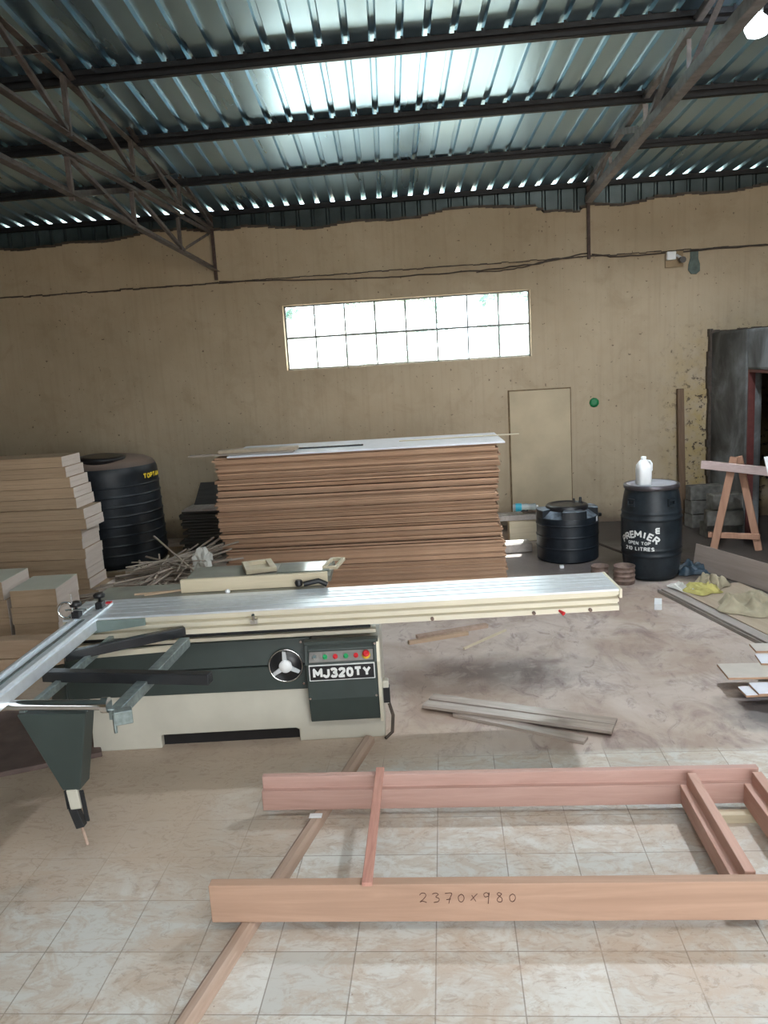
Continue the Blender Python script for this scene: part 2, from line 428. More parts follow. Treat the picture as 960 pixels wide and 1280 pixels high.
# window pane: dusty clear glass
def pane_mat():
    m = bpy.data.materials.new('dusty_pane'); m.use_nodes = True
    n = m.node_tree.nodes; l = m.node_tree.links; n.remove(n['Principled BSDF'])
    tr = n.new('ShaderNodeBsdfTransparent'); tr.inputs[0].default_value = (.93,.97,.97,1)
    tl = n.new('ShaderNodeBsdfTranslucent'); tl.inputs[0].default_value = (.8,.86,.86,1)
    df = n.new('ShaderNodeBsdfGlossy'); df.inputs['Roughness'].default_value = .1
    tc = n.new('ShaderNodeTexCoord'); ns = n.new('ShaderNodeTexNoise'); ns.inputs['Scale'].default_value = 1.6; ns.inputs['Detail'].default_value = 6
    l.new(tc.outputs['Object'], ns.inputs['Vector'])
    rp = n.new('ShaderNodeValToRGB'); rp.color_ramp.elements[0].position = .44; rp.color_ramp.elements[0].color = (.05,)*3+(1,)
    rp.color_ramp.elements[1].position = .66; rp.color_ramp.elements[1].color = (.42,)*3+(1,)
    l.new(ns.outputs['Fac'], rp.inputs[0])
    a = n.new('ShaderNodeMixShader'); l.new(rp.outputs[0], a.inputs[0]); l.new(tr.outputs[0], a.inputs[1]); l.new(tl.outputs[0], a.inputs[2])
    b = n.new('ShaderNodeMixShader'); b.inputs[0].default_value = .04; l.new(a.outputs[0], b.inputs[1]); l.new(df.outputs[0], b.inputs[2])
    l.new(b.outputs[0], n['Material Output'].inputs[0]); return m
M['pane'] = pane_mat()
t = NT('lamp_glass'); t.set((1,1,1), .3)
t.b.inputs['Emission Color'].default_value = (.80,.90,1,1); t.b.inputs['Emission Strength'].default_value = 30
M['lampglow'] = t.m
t = NT('clear_plastic'); t.set((.75,.88,.92), .12); t.b.inputs['Transmission Weight'].default_value = .6; M['clearp'] = t.m
M['blue'] = plain('blue_label', (.02,.35,.5), .4)

# ------------------------------------------------------------------ room shell
BA = math.radians(-1.0)                       # the back wall's turn against the tile grid
BM = Matrix.Translation((0, 10.3, 0)) @ Matrix.Rotation(BA, 4, 'Z') @ Matrix.Translation((0, -10.3, 0))
def place_B(o):
    o.matrix_basis = BM @ (Matrix.Translation(o.location) @ o.rotation_euler.to_matrix().to_4x4())
    return o

mb = MB(); N = 8
mb.box(-8, 9, -6, 14, -.1, 0)
struct(mb.build('floor', M['floor']))
mb = MB(); mb.add([(-60,14,-.02),(60,14,-.02),(60,70,-.02),(-60,70,-.02)], [(0,1,2,3)])
mb.add([(-60,-60,-.02),(60,-60,-.02),(60,-6,-.02),(-60,-6,-.02)], [(0,1,2,3)])
struct(mb.build('floor_yard', M['yard']), 'bare earth yard outside the building')

# back wall: local coords x,z, front face at y=10.3
WX0, WX1, WZ0, WZ1 = -1.96, 1.085, 2.105, 2.90
mb = MB(); r2 = random.Random(3)
def wallquad(x0, x1, z0, z1): mb.box(x0, x1, 10.3, 10.5, z0, z1)
wallquad(-8, WX0, 0, 3.24); wallquad(WX1, 9, 0, 3.24); wallquad(WX0, WX1, 0, WZ0); wallquad(WX0, WX1, WZ1, 3.24)
# upper band with a ragged top, a finger thicker
def top_z(x):
    base = 3.84 + .035*math.sin(x*1.7+.6) + .02*math.sin(x*5.1) + r2.uniform(-.014, .014)
    if 1.2 < x < 1.75: base -= .09
    if 2.4 < x: base += .02
    return base
xs = [-8 + i*.085 for i in range(201)]
tops = [top_z(x) for x in xs]; bots = [3.235 + r2.uniform(-.008, .006) for x in xs]
vs = []; fs = []
for i, x in enumerate(xs):
    vs += [(x,10.275,bots[i]), (x,10.275,tops[i]), (x,10.5,tops[i]), (x,10.5,bots[i])]
for i in range(len(xs)-1):
    a = i*4; b = a+4
    fs += [(a,b,b+1,a+1), (a+1,b+1,b+2,a+2), (a+3,a+2,b+2,b+3), (a,a+3,b+3,b)]
mb.add(vs, fs)
struct(place_B(mb.build('wall_back', M['wall'])), 'stained yellow plaster wall with a long high window')
mb = MB()
for i in range(len(xs)-1):      # dirty mortar lip on the wall head
    z = (tops[i]+tops[i+1])/2
    mb.box(xs[i], xs[i+1], 10.262, 10.34, z-.012, z+.012+r2.uniform(0,.012))
struct(place_B(mb.build('trim_1', M['cable'])), 'dark crumbled mortar edge along the top of the wall')
mb = MB()
for i in range(len(xs)-1):
    th = .012 if xs[i] < -2.6 else .006
    mb.box(xs[i], xs[i+1], 10.266, 10.30, bots[i]-th-r2.uniform(0,.006), bots[i])
struct(place_B(mb.build('trim_2', M['cable'])), 'dark joint line across the wall under the upper band')

# window: bars and panes
wf = empty('window_1', (0,0,0)); struct(wf, 'long high window with dusty panes in two rows')
mb = MB(); cols = 8; wj = .03
mb.box(WX0, WX1, 10.38, 10.40, (WZ0+WZ1)/2-.012, (WZ0+WZ1)/2+.012)
for i in range(1, cols):
    xx = WX0 + (WX1-WX0)*i/cols
    mb.box(xx-.009, xx+.009, 10.385, 10.405, WZ0, WZ1)
for a, b in ((WZ0, WZ0+.02), (WZ1-.02, WZ1)): mb.box(WX0, WX1, 10.38, 10.41, a, b)
for a, b in ((WX0, WX0+.02), (WX1-.02, WX1)): mb.box(a, b, 10.38, 10.41, WZ0, WZ1)
mb.build('window_bars', plain('grey_window_steel', (.16,.17,.17), .5, .3), wf)
for r_ in range(2):
    for i in range(cols):
        x0 = WX0 + (WX1-WX0)*i/cols; x1 = WX0 + (WX1-WX0)*(i+1)/cols
        z0 = WZ0 + (WZ1-WZ0)*r_/2; z1 = z0 + (WZ1-WZ0)/2
        mb = MB(); mb.box(x0+.008, x1-.008, 10.393, 10.397, z0+.01, z1-.01); mb.build('pane', M['pane'], wf)
place_B(wf)

# side walls, front left open (daylight comes from there)
mb = MB(); mb.box(-8.2, -8, -6, 10.5, 0, 5.6); struct(mb.build('wall_left', M['wall']))
mb = MB(); mb.box(9, 9.2, -6, 10.5, 0, 5.6); struct(mb.build('wall_far_right', M['wall']))

# unseen front wall behind the camera, added to limit daylight to one entrance
mb = MB(); mb.box(-8, .2, -3.7, -3.5, 0, 5.4); mb.box(5.6, 9, -3.7, -3.5, 0, 5.4); mb.box(.2, 5.6, -3.7, -3.5, 3.6, 5.4)
struct(mb.build('wall_front_added', M['wall']), 'unseen front wall with a wide entrance, added behind the viewer to limit daylight')
# annex in the right corner: grey plastered wall at x = 3.2
mb = MB()
mb.box(3.2, 3.37, 9.02, 10.32, 0, 2.26); mb.box(3.2, 3.37, 6.4, 8.1, 0, 2.26); mb.box(3.2, 3.37, 8.1, 9.02, 1.84, 2.26)
mb.box(3.37, 6.2, 6.4, 6.57, 0, 2.26); mb.box(3.37, 6.2, 6.4, 10.32, 2.2, 2.26); mb.box(6.2, 6.37, 6.4, 10.32, 0, 2.26)  # unseen outer walls and ceiling slab; the slab is added to darken the inside
struct(mb.build('wall_right', M['plaster'], None, .03, 2), 'grey plastered wall of the side room')
mb = MB()
for i in range(26):      # torn edge where the plaster meets the yellow wall
    z = 2.30 - i*.088
    mb.box(3.2-.02-r2.uniform(0,.03), 3.2+.01, 10.16, 10.30, z-.09, z)
for i in range(8): mb.box(3.19+i*.08, 3.28+i*.08, 10.14-i*.0, 10.30, 2.25, 2.275+r2.uniform(0,.02))
struct(mb.build('trim_3', M['cable']), 'torn dark plaster edge beside the side room')
d1 = empty('door_1', (0,0,0)); struct(d1, 'dark doorway of the side room with a red jamb')
mb = MB(); mb.box(3.215, 3.285, 9.0, 9.022, 0, 1.84); mb.box(3.215, 3.285, 8.1, 8.12, 0, 1.84); mb.box(3.215, 3.285, 8.12, 9.0, 1.81, 1.84)
mb.build('door_jamb', M['jamb_red'], d1)
# painted over doorway on the back wall
d2 = MB()
d2.box(.80, 1.54, 10.275, 10.299, .0, 1.69)
o = place_B(d2.build('door_2', plain('painted_panel', (.47,.39,.27), .75, 0, .1, 3, .1), None, .004)); struct(o, 'cream painted flush panel closing an old doorway')
mb = MB(); 
mb.box(.782,.80,10.285,10.301,0,1.705); mb.box(1.54,1.55,10.285,10.301,0,1.705); mb.box(.782,1.55,10.285,10.301,1.69,1.703)
struct(place_B(mb.build('trim_4', plain('panel_joint',(.16,.11,.06),.9,0,.3))), 'dark joint around the closed doorway')

# roof sheet: trapezoid ribs, slightly skewed to the purlins
SP = .1875; K = -.087; RS = .071
def roof_z(y): return 4.075 + RS*(10.3 - y)
xs = []
x0 = -.323 - 60*SP
for i in range(112):
    c = x0 + i*SP
    xs += [(c-.027, 0), (c-.015, .030), (c+.015, .030), (c+.027, 0)]
vs = []; fs = []; n = len(xs)
ys = [-6, -2, 2, 6.24, 8, 9.4, 10.38]
for yy in ys:
    for x_, h in xs: vs.append((x_ + K*(yy-6.24), yy, roof_z(yy)+h))
for j in range(len(ys)-1):
    for i in range(n-1): fs.append((j*n+i, j*n+i+1, (j+1)*n+i+1, (j+1)*n+i))
mb = MB(); mb.add(vs, fs)
struct(place_B(mb.build('ceiling', M['roof'], None, 0, 1, False)), 'corrugated galvanised roof sheeting')
# dark cladding strip between wall head and roof
mb = MB(); vs = []; fs = []; i = 0; x = -8
while x < 9:
    for dx, dy in ((0,0),(.015,.018),(.035,.018),(.05,0)): vs.append((x+dx, 10.315+dy, 3.6)); vs.append((x+dx, 10.315+dy, 4.068))
    x += .185
n = len(vs)//2
fs = [(2*k, 2*k+2, 2*k+3, 2*k+1) for k in range(n-1)]
mb.add(vs, fs); struct(place_B(mb.build('trim_5', M['clad'], None, 0, 1, False)), 'dark ribbed sheet strip closing the eave')

# purlins
def purlin(y, label, h=.085):
    root = empty('roof_purlin', (0, y, roof_z(y)), 0, label, 'roof beam')
    mb = MB(); t_ = .005
    mb.box(-8, 9, -.025, .025, -.002-t_, -.002); mb.box(-8, 9, .02, .025, -.008-h, -.002); mb.box(-8, 9, -.025, .025, -.008-h, -.008-h+t_)
    mb.box(-8, 9, -.025, -.020, -.008-h, -.008-h+.03); mb.box(-8, 9, -.025, -.02, -.038, -.008)
    mb.build('purlin_channel', M['purlin'], root)
    first = None
    for k in range(-30, 46):
        xx = -.323 + k*SP*1 + K*(y-6.24)
        if -.56*y - .35 < xx < .52*y and y < 10:
            if first is None:
                mb = MB(); mb.box(-.012, .012, -.03, -.018, -.03, .012); c = first = mb.build('roof_clip', M['purlin'], root)
            else: c = first.copy(); COL.objects.link(c); c.parent = root
            c.location = (xx+.024, 0, 0)
    place_B(root)
purlin(6.24, 'dark steel purlin across the roof, nearest the top of the photo')
purlin(7.61, 'dark steel purlin across the roof, second from the top of the photo')
purlin(8.93, 'dark steel purlin across the roof, third from the top of the photo', .07)
purlin(10.29, 'dark steel purlin along the eave directly above the yellow wall', .05)

# trusses
def truss(name, label, X0, sx, chords, webs, mat, post):
    root = empty(name, (X0, 10.25, 3.3), 0, label, 'roof truss')
    Mi = Matrix.Translation((-X0, -10.25, -3.3))
    def P(y, z): return Mi @ Vector((X0 + sx*(10.3-y), y, z))
    for nm, pts, w in chords:
        mb = MB()
        for a, b in zip(pts[:-1], pts[1:]): mb.angle(P(*a), P(*b), w, .007)
        mb.build(nm, mat, root)
    for a, b, w, dx in webs:
        mb = MB(); pa = P(*a); pb = P(*b); pa.x += dx; pb.x += dx
        mb.angle(pa, pb, w, .005); mb.build('web_brace', mat, root)
    mb = MB(); a, b = post
    mb.bar(P(10.22, a) , P(10.22, b), .035, .035); mb.build('post', M['rust'], root)
    return root
tz = lambda y: roof_z(y) - .10
ty = [10.22, 8.82, 7.42, 6.08, 4.7, 3.4]
webs = []
for y in ty[1:5]:
    webs.append(((y, tz(y)), (y, 3.87), .032, .02)); webs.append(((y, 3.76), (y, 3.43), .032, -.02))
webs += [((7.40,4.27),(8.80,3.88),.03,.02), ((6.05,4.37),(7.40,3.90),.03,.02), ((4.7,4.47),(6.05,3.9),.03,.02), ((8.82,4.2),(10.15,3.86),.03,.02),
         ((8.90,3.78),(10.2,3.80),.03,-.02), ((7.45,3.76),(8.95,3.43),.03,-.02), ((6.05,3.74),(7.5,3.46),.03,-.02), ((9.0,3.46),(10.2,3.80),.03,-.02),
         ((8.80,4.19),(7.75,3.90),.045,.0), ((7.6,3.78),(6.2,3.48),.045,-.03), ((6.0,4.40),(4.8,3.95),.05,0)]
truss('roof_truss', 'brown steel lattice truss at the left running towards the wall', -2.73, .026,
      [('top_chord', [(10.25,tz(10.25)+.02),(3.2,tz(3.2))], .05), ('middle_chord', [(10.22,3.85),(6.8,3.89),(3.2,3.92)], .062),
       ('lower_tie', [(8.97,3.795),(6.0,3.745),(3.2,3.70)], .05), ('bottom_chord', [(10.36,3.36),(7.5,3.44),(3.2,3.50)], .062)],
      webs, M['truss_l'], (4.02, 3.25))
webs = [((9.0,tz(9.0)),(9.0,3.93),.03,0), ((7.6,tz(7.6)),(7.6,3.96),.04,0), ((6.4,tz(6.4)),(6.4,4.0),.03,0), ((9.77,4.08),(9.77,3.9),.025,0),
        ((8.8,4.22),(7.75,3.98),.055,0), ((8.9,4.17),(9.75,3.92),.03,0), ((7.5,3.98),(6.45,4.33),.04,0), ((5.3,4.4),(6.4,4.02),.04,0)]
truss('roof_truss', 'grey steel lattice truss at the right running towards the wall', 1.78, .012,
      [('top_chord', [(10.25,4.03),(3.6,tz(3.6))], .045), ('bottom_chord', [(10.2,3.83),(7.6,3.92),(3.6,4.02)], .075)],
      webs, M['truss_r'], (4.02, 3.2))

# ------------------------------------------------------------------ things on the back wall
def W(x, z, y=10.27): return BM @ Vector((x, y, z))
def wavy(pts, n=12, amp=.008, seed=1):
    r = random.Random(seed); out = []
    for a, b in zip(pts[:-1], pts[1:]):
        for i in range(n):
            f = i/n; p = Vector(a).lerp(Vector(b), f); p.z += r.uniform(-amp, amp); out.append(p)
    out.append(Vector(pts[-1])); return out
mb = MB(); mb.tube(wavy([W(1.77,3.27), W(1.2,3.19), W(.5,3.155), W(-.5,3.15), W(-1.2,3.17), W(-2.72,3.24)], 8, .006), .009, 6)
tag(mb.build('wall_cable', M['cable']), 'dark cable sagging along the wall between the two truss posts', 'cable')
mb = MB(); mb.tube(wavy([W(1.77,3.24), W(1.3,3.22), W(.9,3.14), W(.45,3.135)], 8, .008, 4), .007, 6)
mb.tube(wavy([W(1.82,3.25), W(2.1,3.2), W(2.8,3.21), W(3.9,3.22)], 8, .005, 5), .009, 6)
tag(mb.build('wall_cable', M['cable']), 'dark cable looping right of the window towards the security camera', 'cable')
# security camera
p = W(2.75, 3.14, 10.26)
root = empty('security_camera', p, BA, 'small dark security camera on a white box high on the wall', 'camera')
mb = MB(); mb.box(-.075, .03, -.05, .005, -.02, .075); mb.build('junction_box', M['white'], root, .006)
mb = MB(); mb.box(-.08, .12, .0, .012, -.10, .08); mb.build('back_plate', M['ledge'], root)
mb = MB(); mb.tube([(.045,-.01,.03),(.075,-.05,.0)], .016, 10); mb.build('arm', M['white'], root)
mb = MB(); mb.tube([(.09,.0,-.02),(.085,-.05,-.028),(.085,-.14,-.035)], [.03,.035,.035], 16); mb.build('camera_body', M['black'], root)
mb = MB(); vs = [(-.045,.0,.17),(.05,.0,.17),(.05,.0,.02),(.07,.0,-.04),(.07,.0,-.12),(.03,.0,-.155),(-.03,.0,-.15),(-.065,.0,-.10),(-.06,.0,-.04),(-.04,.0,.03)]
mb.prism([(a, c) for a, b, c in vs], -.008, .01, 'y')
o = mb.build('cement_patch', M['patch']); o.location = W(3.0, 3.10, 10.29); o.rotation_euler.z = BA
tag(o, 'dark grey cement patch on the wall right of the security camera', 'wall patch')
mb = MB(); mb.lathe([(.058,0),(.06,.012),(.05,.022),(.03,.026)], 9, Matrix.Rotation(PI/2, 4, 'X') @ Matrix.Rotation(.4, 4, 'Z'))
o = mb.build('green_wall_cap', M['plug_green']); o.location = W(1.83, 1.50, 10.30); tag(o, 'small green cap on the yellow wall', 'cap')
mb = MB(); mb.box(-.038,.038,-.03,.03,0,1.62)
o = mb.build('wooden_post', M['brown_post'], None, .004); o.location = (2.84, 10.05, .0); o.rotation_euler = (math.radians(-5), 0, 0)
tag(o, 'brown wooden post leaning upright against the wall behind the barrel', 'post')

# ------------------------------------------------------------------ stack of sheets
SR = math.radians(1.8)
def sheet_mb(L=2.68, D=.95, T=.0175):
    mb = MB(); mb.box(-L/2, L/2, 0, D, 0, T); return mb
proto = sheet_mb().build('board_sheet', M['mdf'], None, 0)
proto.data.materials.append(M['mdf_top'])
SC = Vector((-.875, 7.62, 0)); z = 0.0; k = 0
edges_r = []
while z < 1.325:
    o = proto if k == 0 else proto.copy()
    if k: COL.objects.link(o)
    f = z/1.33
    drift = .05*(1-f)**2*1.0 + .02*math.sin(f*9)
    gap = .0006 if rnd.random() < .66 else rnd.choice((.003,.006,.010))
    z += gap
    o.location = (SC.x + drift + rnd.gauss(0,.012), SC.y + rnd.gauss(0,.010) + (.02 if rnd.random() < .12 else 0), z)
    o.rotation_euler.z = SR + rnd.gauss(0,.0022)
    z += .0178; k += 1
    tag(o, 'tan board sheet in the tall stack beneath the window', 'board', 'board sheets in the tall stack')
STOP = z + .001
def on_stack(dx, dy, z): 
    c, s = math.cos(SR), math.sin(SR); return (SC.x + dx*c - dy*s, SC.y + dx*s + dy*c, z)
mb = MB(); mb.box(-1.20, 1.42, -.02, .93, 0, .016)
o = mb.build('laminated_sheet', M['mdf_top'], None, .002); o.location = on_stack(0,0,STOP); o.rotation_euler.z = SR + .012
tag(o, 'white laminated sheet lying on top of the tall board stack', 'board')
T2 = STOP + .017
mb = MB(); mb.box(-.62, .40, -.04, .07, 0, .014)
o = mb.build('offcut_board', M['plank'], None, .002); o.location = on_stack(-.98, .10, T2); o.rotation_euler.z = SR + .01
tag(o, 'brown offcut board lying on the left end of the tall stack', 'board')
mb = MB(); mb.box(-.36, .40, -.03, .12, 0, .030)
o = mb.build('offcut_board', M['kraft'], None, .002); o.location = on_stack(-.95, .12, T2+.015); o.rotation_euler.z = SR
tag(o, 'short tan board on top of the brown offcut, left on the tall stack', 'board')
mb = MB(); mb.box(-.55,.55,-.03,.03,0,.012)
o = mb.build('dark_strip', M['black_tube']); o.location = on_stack(-.48, .34, T2); o.rotation_euler.z = SR; tag(o, 'long dark strip lying on the white laminated sheet', 'strip')
mb = MB(); mb.box(-.6,.6,-.015,.015,0,.01)
o = mb.build('thin_lath', M['cream_wood']); o.location = on_stack(1.02,.55,T2); o.rotation_euler.z = SR+.05; tag(o, 'thin pale lath sticking out over the right end of the tall stack', 'lath')

# ------------------------------------------------------------------ block stacks at the left
M['pale_top'] = plain('pale_cover_board', (.50,.50,.43), .5, 0, .08, 3)
def block(x0, x1, y0, y1, z0, z1, label, group, rz=0, seams=3, cat='wood block'):
    cx, cy = (x0+x1)/2, (y0+y1)/2
    root = empty('wood_bundle', (cx, cy, z0), rz, label, cat, group)
    w, d, h = x1-x0, y1-y0, z1-z0
    mb = MB(); n = seams
    for i in range(n):
        mb.box(-w/2+rnd.uniform(0,.004), w/2-.004-rnd.uniform(0,.004), -d/2+rnd.uniform(0,.002), d/2, h*i/n+.0006, h*(i+1)/n)
    mb.build('boards', M['pine'], root, .0015)
    mb = MB()
    for i in range(n): mb.box(w/2-.004, w/2+rnd.uniform(0,.003), -d/2+.001, d/2-.001, h*i/n+.0006, h*(i+1)/n-.0006)
    mb.build('end_grain', M['pine_end'], root, .001)
    if cat == 'board bundle':
        mb = MB(); mb.box(-w/2, w/2, -d/2, d/2, h, h+.004); mb.build('cover_board', M['pale_top'], root)
    return root
rights = [-3.50,-3.585,-3.60,-3.60,-3.59,-3.61,-3.60,-3.52,-3.53,-3.615,-3.63,-3.655,-3.685,-3.71]
for i, xr in enumerate(rights):
    t_ = len(rights)-1-i
    lab = 'bundle of pale boards in the tall left stack beside the big tank'
    off = -.05 if i in (7, 8) else 0
    block(-5.3, xr, 7.6+off+rnd.uniform(-.006,.006), 8.0+off, i*.102, i*.102+.100,
          {13: 'topmost bundle of pale boards in the tall left stack', 7: 'lower of the two bundles jutting out of the tall left stack', 8: 'upper of the two bundles jutting out of the tall left stack'}.get(i, lab),
          None if i in (13,7,8) else 'bundles in the tall left stack', 0, 2)
for i in range(4):
    block(-3.50+.01*(i%2), -3.12-.012*(3-i)*.6, 5.97, 6.42, i*.1375, i*.1375+.136,
          'topmost bundle of the short square stack behind the saw fence' if i == 3 else 'bundle in the short square stack behind the saw fence', None if i == 3 else 'bundles in the short square stack', math.radians(4), 1+(i%3), 'board bundle' if i == 3 else 'wood block')
for i in range(4):
    block(-4.15, -3.59+.02*(i<3), 6.05, 6.5, i*.15, i*.15+.148,
          'topmost bundle of the short stack cut off by the left photo edge' if i == 3 else 'bundle in the short stack cut off by the left photo edge', None if i == 3 else 'bundles in the short stack at the photo edge', math.radians(2), 2, 'board bundle' if i == 3 else 'wood block')
for i in range(2):
    mb = MB(); mb.box(-1.5, 0, -.07, .07, 0, .138)
    o = mb.build('timber_beam', M['light_beam'], None, .004); o.location = (-2.96-.04*i, 5.62+.01*i, .0+.14*i); o.rotation_euler.z = .03
    tag(o, ('lower' if i == 0 else 'upper') + ' of two light timber beams lying before the short board stacks', 'beam')

# ------------------------------------------------------------------ tanks
def wrap(me, R, zc, ang, mb, M_=None, lift=.002):
    """wrap a text mesh (x,y) on a cylinder of radius R (float or fn of z) with centre angle ang"""
    def fn(p):
        rr = (R(zc+p.y) if callable(R) else R) + lift + p.z
        a = ang + p.x/(R(zc) if callable(R) else R)
        return Vector((rr*math.cos(a), rr*math.sin(a), zc + p.y))
    text_add(mb, me, fn)
# big tank
root = empty('water_tank', (-3.87, 9.02, 0), 0, 'big black ribbed water tank with a dusty domed top behind the left stack', 'water tank')
prof = [(.545,0),(.56,.03)]
z = .06
def tr_(z): return .572 - .030*z
while z < .83:
    q_ = tr_(z); prof += [(q_,z),(q_,z+.002),(q_,z+.082),(q_,z+.084),(q_+.008,z+.090),(q_+.008,z+.096),(q_,z+.102),(q_,z+.104)]; z += .108
prof += [(tr_(z),z+.10),(tr_(z)-.004,z+.15),(tr_(z)-.02,z+.19)]
zt = z+.19
prof2 = [(tr_(z)-.02,zt),(.50,zt+.035),(.42,zt+.075),(.30,zt+.10),(.24,zt+.11)]
mb = MB(); mb.lathe(prof, 64); mb.build('tank_body', M['tank'], root)
mb = MB(); mb.lathe(prof2, 64, None, False, True); mb.build('tank_dome', M['tank_dust'], root)
mb = MB(); mb.lathe([(.235,zt+.09),(.235,zt+.13),(.25,zt+.13),(.25,zt+.155),(.20,zt+.165)], 40); o = mb.build('manhole_lid', M['black'], root); o.location = (-.13,-.10,-.03); o.rotation_euler = (math.radians(4),0,0)
mb = MB(); Mx = Matrix.Rotation(math.radians(-46),4,'Z') @ Matrix.Translation((-.17,-.455,zt+.035)) @ Matrix.Rotation(math.radians(60),4,'X')
mb.lathe([(.085,-.05),(.08,.035),(.05,.04),(.045,.01)], 24, Mx, True, True); mb.build('outlet_socket', M['black'], root)
mb = MB(); me = stroke_text('TOPTANK', .06, .24, .3)
wrap(me, tr_(.9), zt-.12, math.radians(-52), mb, None, .006); mb.build('yellow_lettering', M['letter_y'], root)
root.rotation_euler.z = math.radians(46)
# platform under the tank
mb = MB(); mb.box(-.62,.62,-.6,.6,0,.055); o = mb.build('tank_plinth', M['ledge'], None, .01); o.location = (-3.8,9.02,0); tag(o, 'low cement slab beneath the big black tank', 'slab')
root.location.z = .056
# small tank
root = empty('water_tank', (1.225, 8.52, 0), 0, 'small squat black water tank between the board stack and the barrel', 'water tank')
R = .318
prof = [(.30,0),(R-.004,.012),(R,.016),(R,.018)]
for zc in (.15,.27,.39): prof += [(R,zc-.012),(R,zc-.010),(R+.006,zc-.005),(R+.006,zc+.005),(R,zc+.010),(R,zc+.012)]
prof += [(R,.455),(R-.002,.458),(.24,.475),(.235,.477),(.2,.52),(.195,.545)]
mb = MB(); mb.lathe(prof, 64); mb.build('tank_body', M['tank'], root)
mb = MB()
def arc(r_, a0, a1, z_, n=7): return [(r_*math.cos(a0+(a1-a0)*i/n), r_*math.sin(a0+(a1-a0)*i/n), z_) for i in range(n+1)]
for k in range(4):
    a_ = k*PI/2 + .12; hw_ = math.radians(24)
    inn = arc(.19, a_-hw_, a_+hw_, .545); out = arc(R-.003, a_-hw_, a_+hw_, .540); ob_ = arc(R-.001, a_-hw_, a_+hw_, .455); ib = arc(.19, a_-hw_, a_+hw_, .455)
    vs = inn+out+ob_+ib; n_ = 8; fs = []
    for i in range(7):
        for j in range(3): fs.append((j*n_+i, j*n_+i+1, (j+1)*n_+i+1, (j+1)*n_+i))
    fs += [(0,8,16,24),(7,15,23,31)]
    mb.add(vs, fs)
    a2 = a_ + PI/4; hw2 = math.radians(21)
    vs = arc(.20, a2-hw2, a2+hw2, .535) + arc(R-.012, a2-hw2, a2+hw2, .462); fs = [(i, i+1, 8+i+1, 8+i) for i in range(7)]
    mb.add(vs, fs)
mb.build('shoulder_pads', M['pads'], root, .004, 1)
mb = MB(); mb.lathe([(.215,.52),(.22,.555),(.205,.575),(.17,.58),(.165,.57),(.02,.585)], 48); mb.build('lid', M['black'], root)
mb = MB(); mb.lathe([(.012,.58),(.012,.615),(.006,.62)], 10, Matrix.Translation((.08,.05,0))); mb.lathe([(.016,.56),(.016,.62),(.01,.63)], 10, Matrix.Translation((.15,.06,0))); mb.build('breather_caps', M['black'], root)
mb = MB(); mb.lathe([(.02,0),(.02,.03),(.008,.035)], 10, Matrix.Translation((R,-.02,.45)) @ Matrix.Rotation(PI/2,4,'Y')); mb.build('outlet_socket', M['black'], root)
mb = MB(); mb.tube([(R*math.cos(a)*1.004, R*math.sin(a)*1.004, .40) for a in [math.radians(-28+i) for i in range(9)]], .001, 4)
st = MB(); a0, a1 = math.radians(-33), math.radians(-25)
st.add([(math.cos(a)*(R+.002), math.sin(a)*(R+.002), zz) for zz in (.41,.46) for a in (a0,(a0+a1)/2,a1)], [(0,1,4,3),(1,2,5,4)]); st.build('white_sticker', M['white'], root)
# barrel
BC = (1.885, 7.68, 0)
root = empty('plastic_barrel', BC, 0, 'black open top plastic barrel with white lettering and a white jug on top', 'barrel')
def brad(z):
    f = (z-.44)/.46; return .275 - .052*abs(f)**2.6
prof = [(.20,0),(.215,.005),(.222,.02)]
zz = .04
while zz < .85:
    r_ = brad(zz)
    for zr in (.245,.30,.585,.64):
        if abs(zz-zr) < .007: r_ += .007
    prof.append((r_, zz)); zz += .01
prof += [(.236,.855),(.236,.865)]
mb = MB(); mb.lathe(prof, 64); mb.build('barrel_body', M['barrel'], root)
mb = MB(); mb.lathe([(.243,.85),(.252,.857),(.252,.885),(.243,.893),(.225,.893)], 64, None, False, False); mb.build('locking_ring', plain('steel_ring', (.10,.09,.10), .35, .6), root)
mb = MB(); mb.lathe([(.228,.84),(.228,.892),(.21,.885),(.02,.888)], 64); mb.build('lid', plain('grey_lid', (.42,.43,.48), .4), root)
fa = math.atan2(-BC[1], -BC[0])
for da in (-.72, .72):
    mb = MB(); a = fa + da
    Mx = Matrix.Translation((brad(.74)*math.cos(a)*1.0, brad(.74)*math.sin(a)*1.0, .74)) @ Matrix.Rotation(a, 4, 'Z')
    mb.box(-.01, .018, -.04, .04, -.035, -.015, Mx); mb.box(-.01, .018, -.04, .04, .015, .035, Mx); mb.box(-.01,.018,-.04,-.025,-.035,.035,Mx); mb.box(-.01,.018,.025,.04,-.035,.035,Mx)
    mb.build('grip', M['barrel'], root, .003)
mb = MB(); ta = fa - .42
word = 'PREMIER'
for i, ch in enumerate(word):
    me = stroke_text(ch, .070, .22)
    th = (3-i)*.225 + .02; RR = .26
    def fn(p, th=th):
        q = Vector((p.x*math.cos(th)-p.y*math.sin(th), p.x*math.sin(th)+p.y*math.cos(th), p.z))
        q.x += -RR*math.sin(th); q.y += RR*math.cos(th) - RR
        zc = .455 + q.y; rr = brad(.42) + .003 + q.z; a = ta + q.x/brad(.42)
        return Vector((rr*math.cos(a), rr*math.sin(a), zc))
    text_add(mb, me, fn)
wrap(stroke_text('OPEN TOP', .032, .2, .3), brad(.42), .372, ta, mb, None, .003)
wrap(stroke_text('210 LITRES', .038, .22, .3), brad(.42), .318, ta, mb, None, .003)
mb.build('white_lettering', M['letter_w'], root)
mb = MB()
def fn(p):
    q = Vector((-p.y, p.x, p.z)); a = ta + .60 + q.x/.27; rr = brad(.45)+.003+q.z; return Vector((rr*math.cos(a), rr*math.sin(a), .492+q.y))
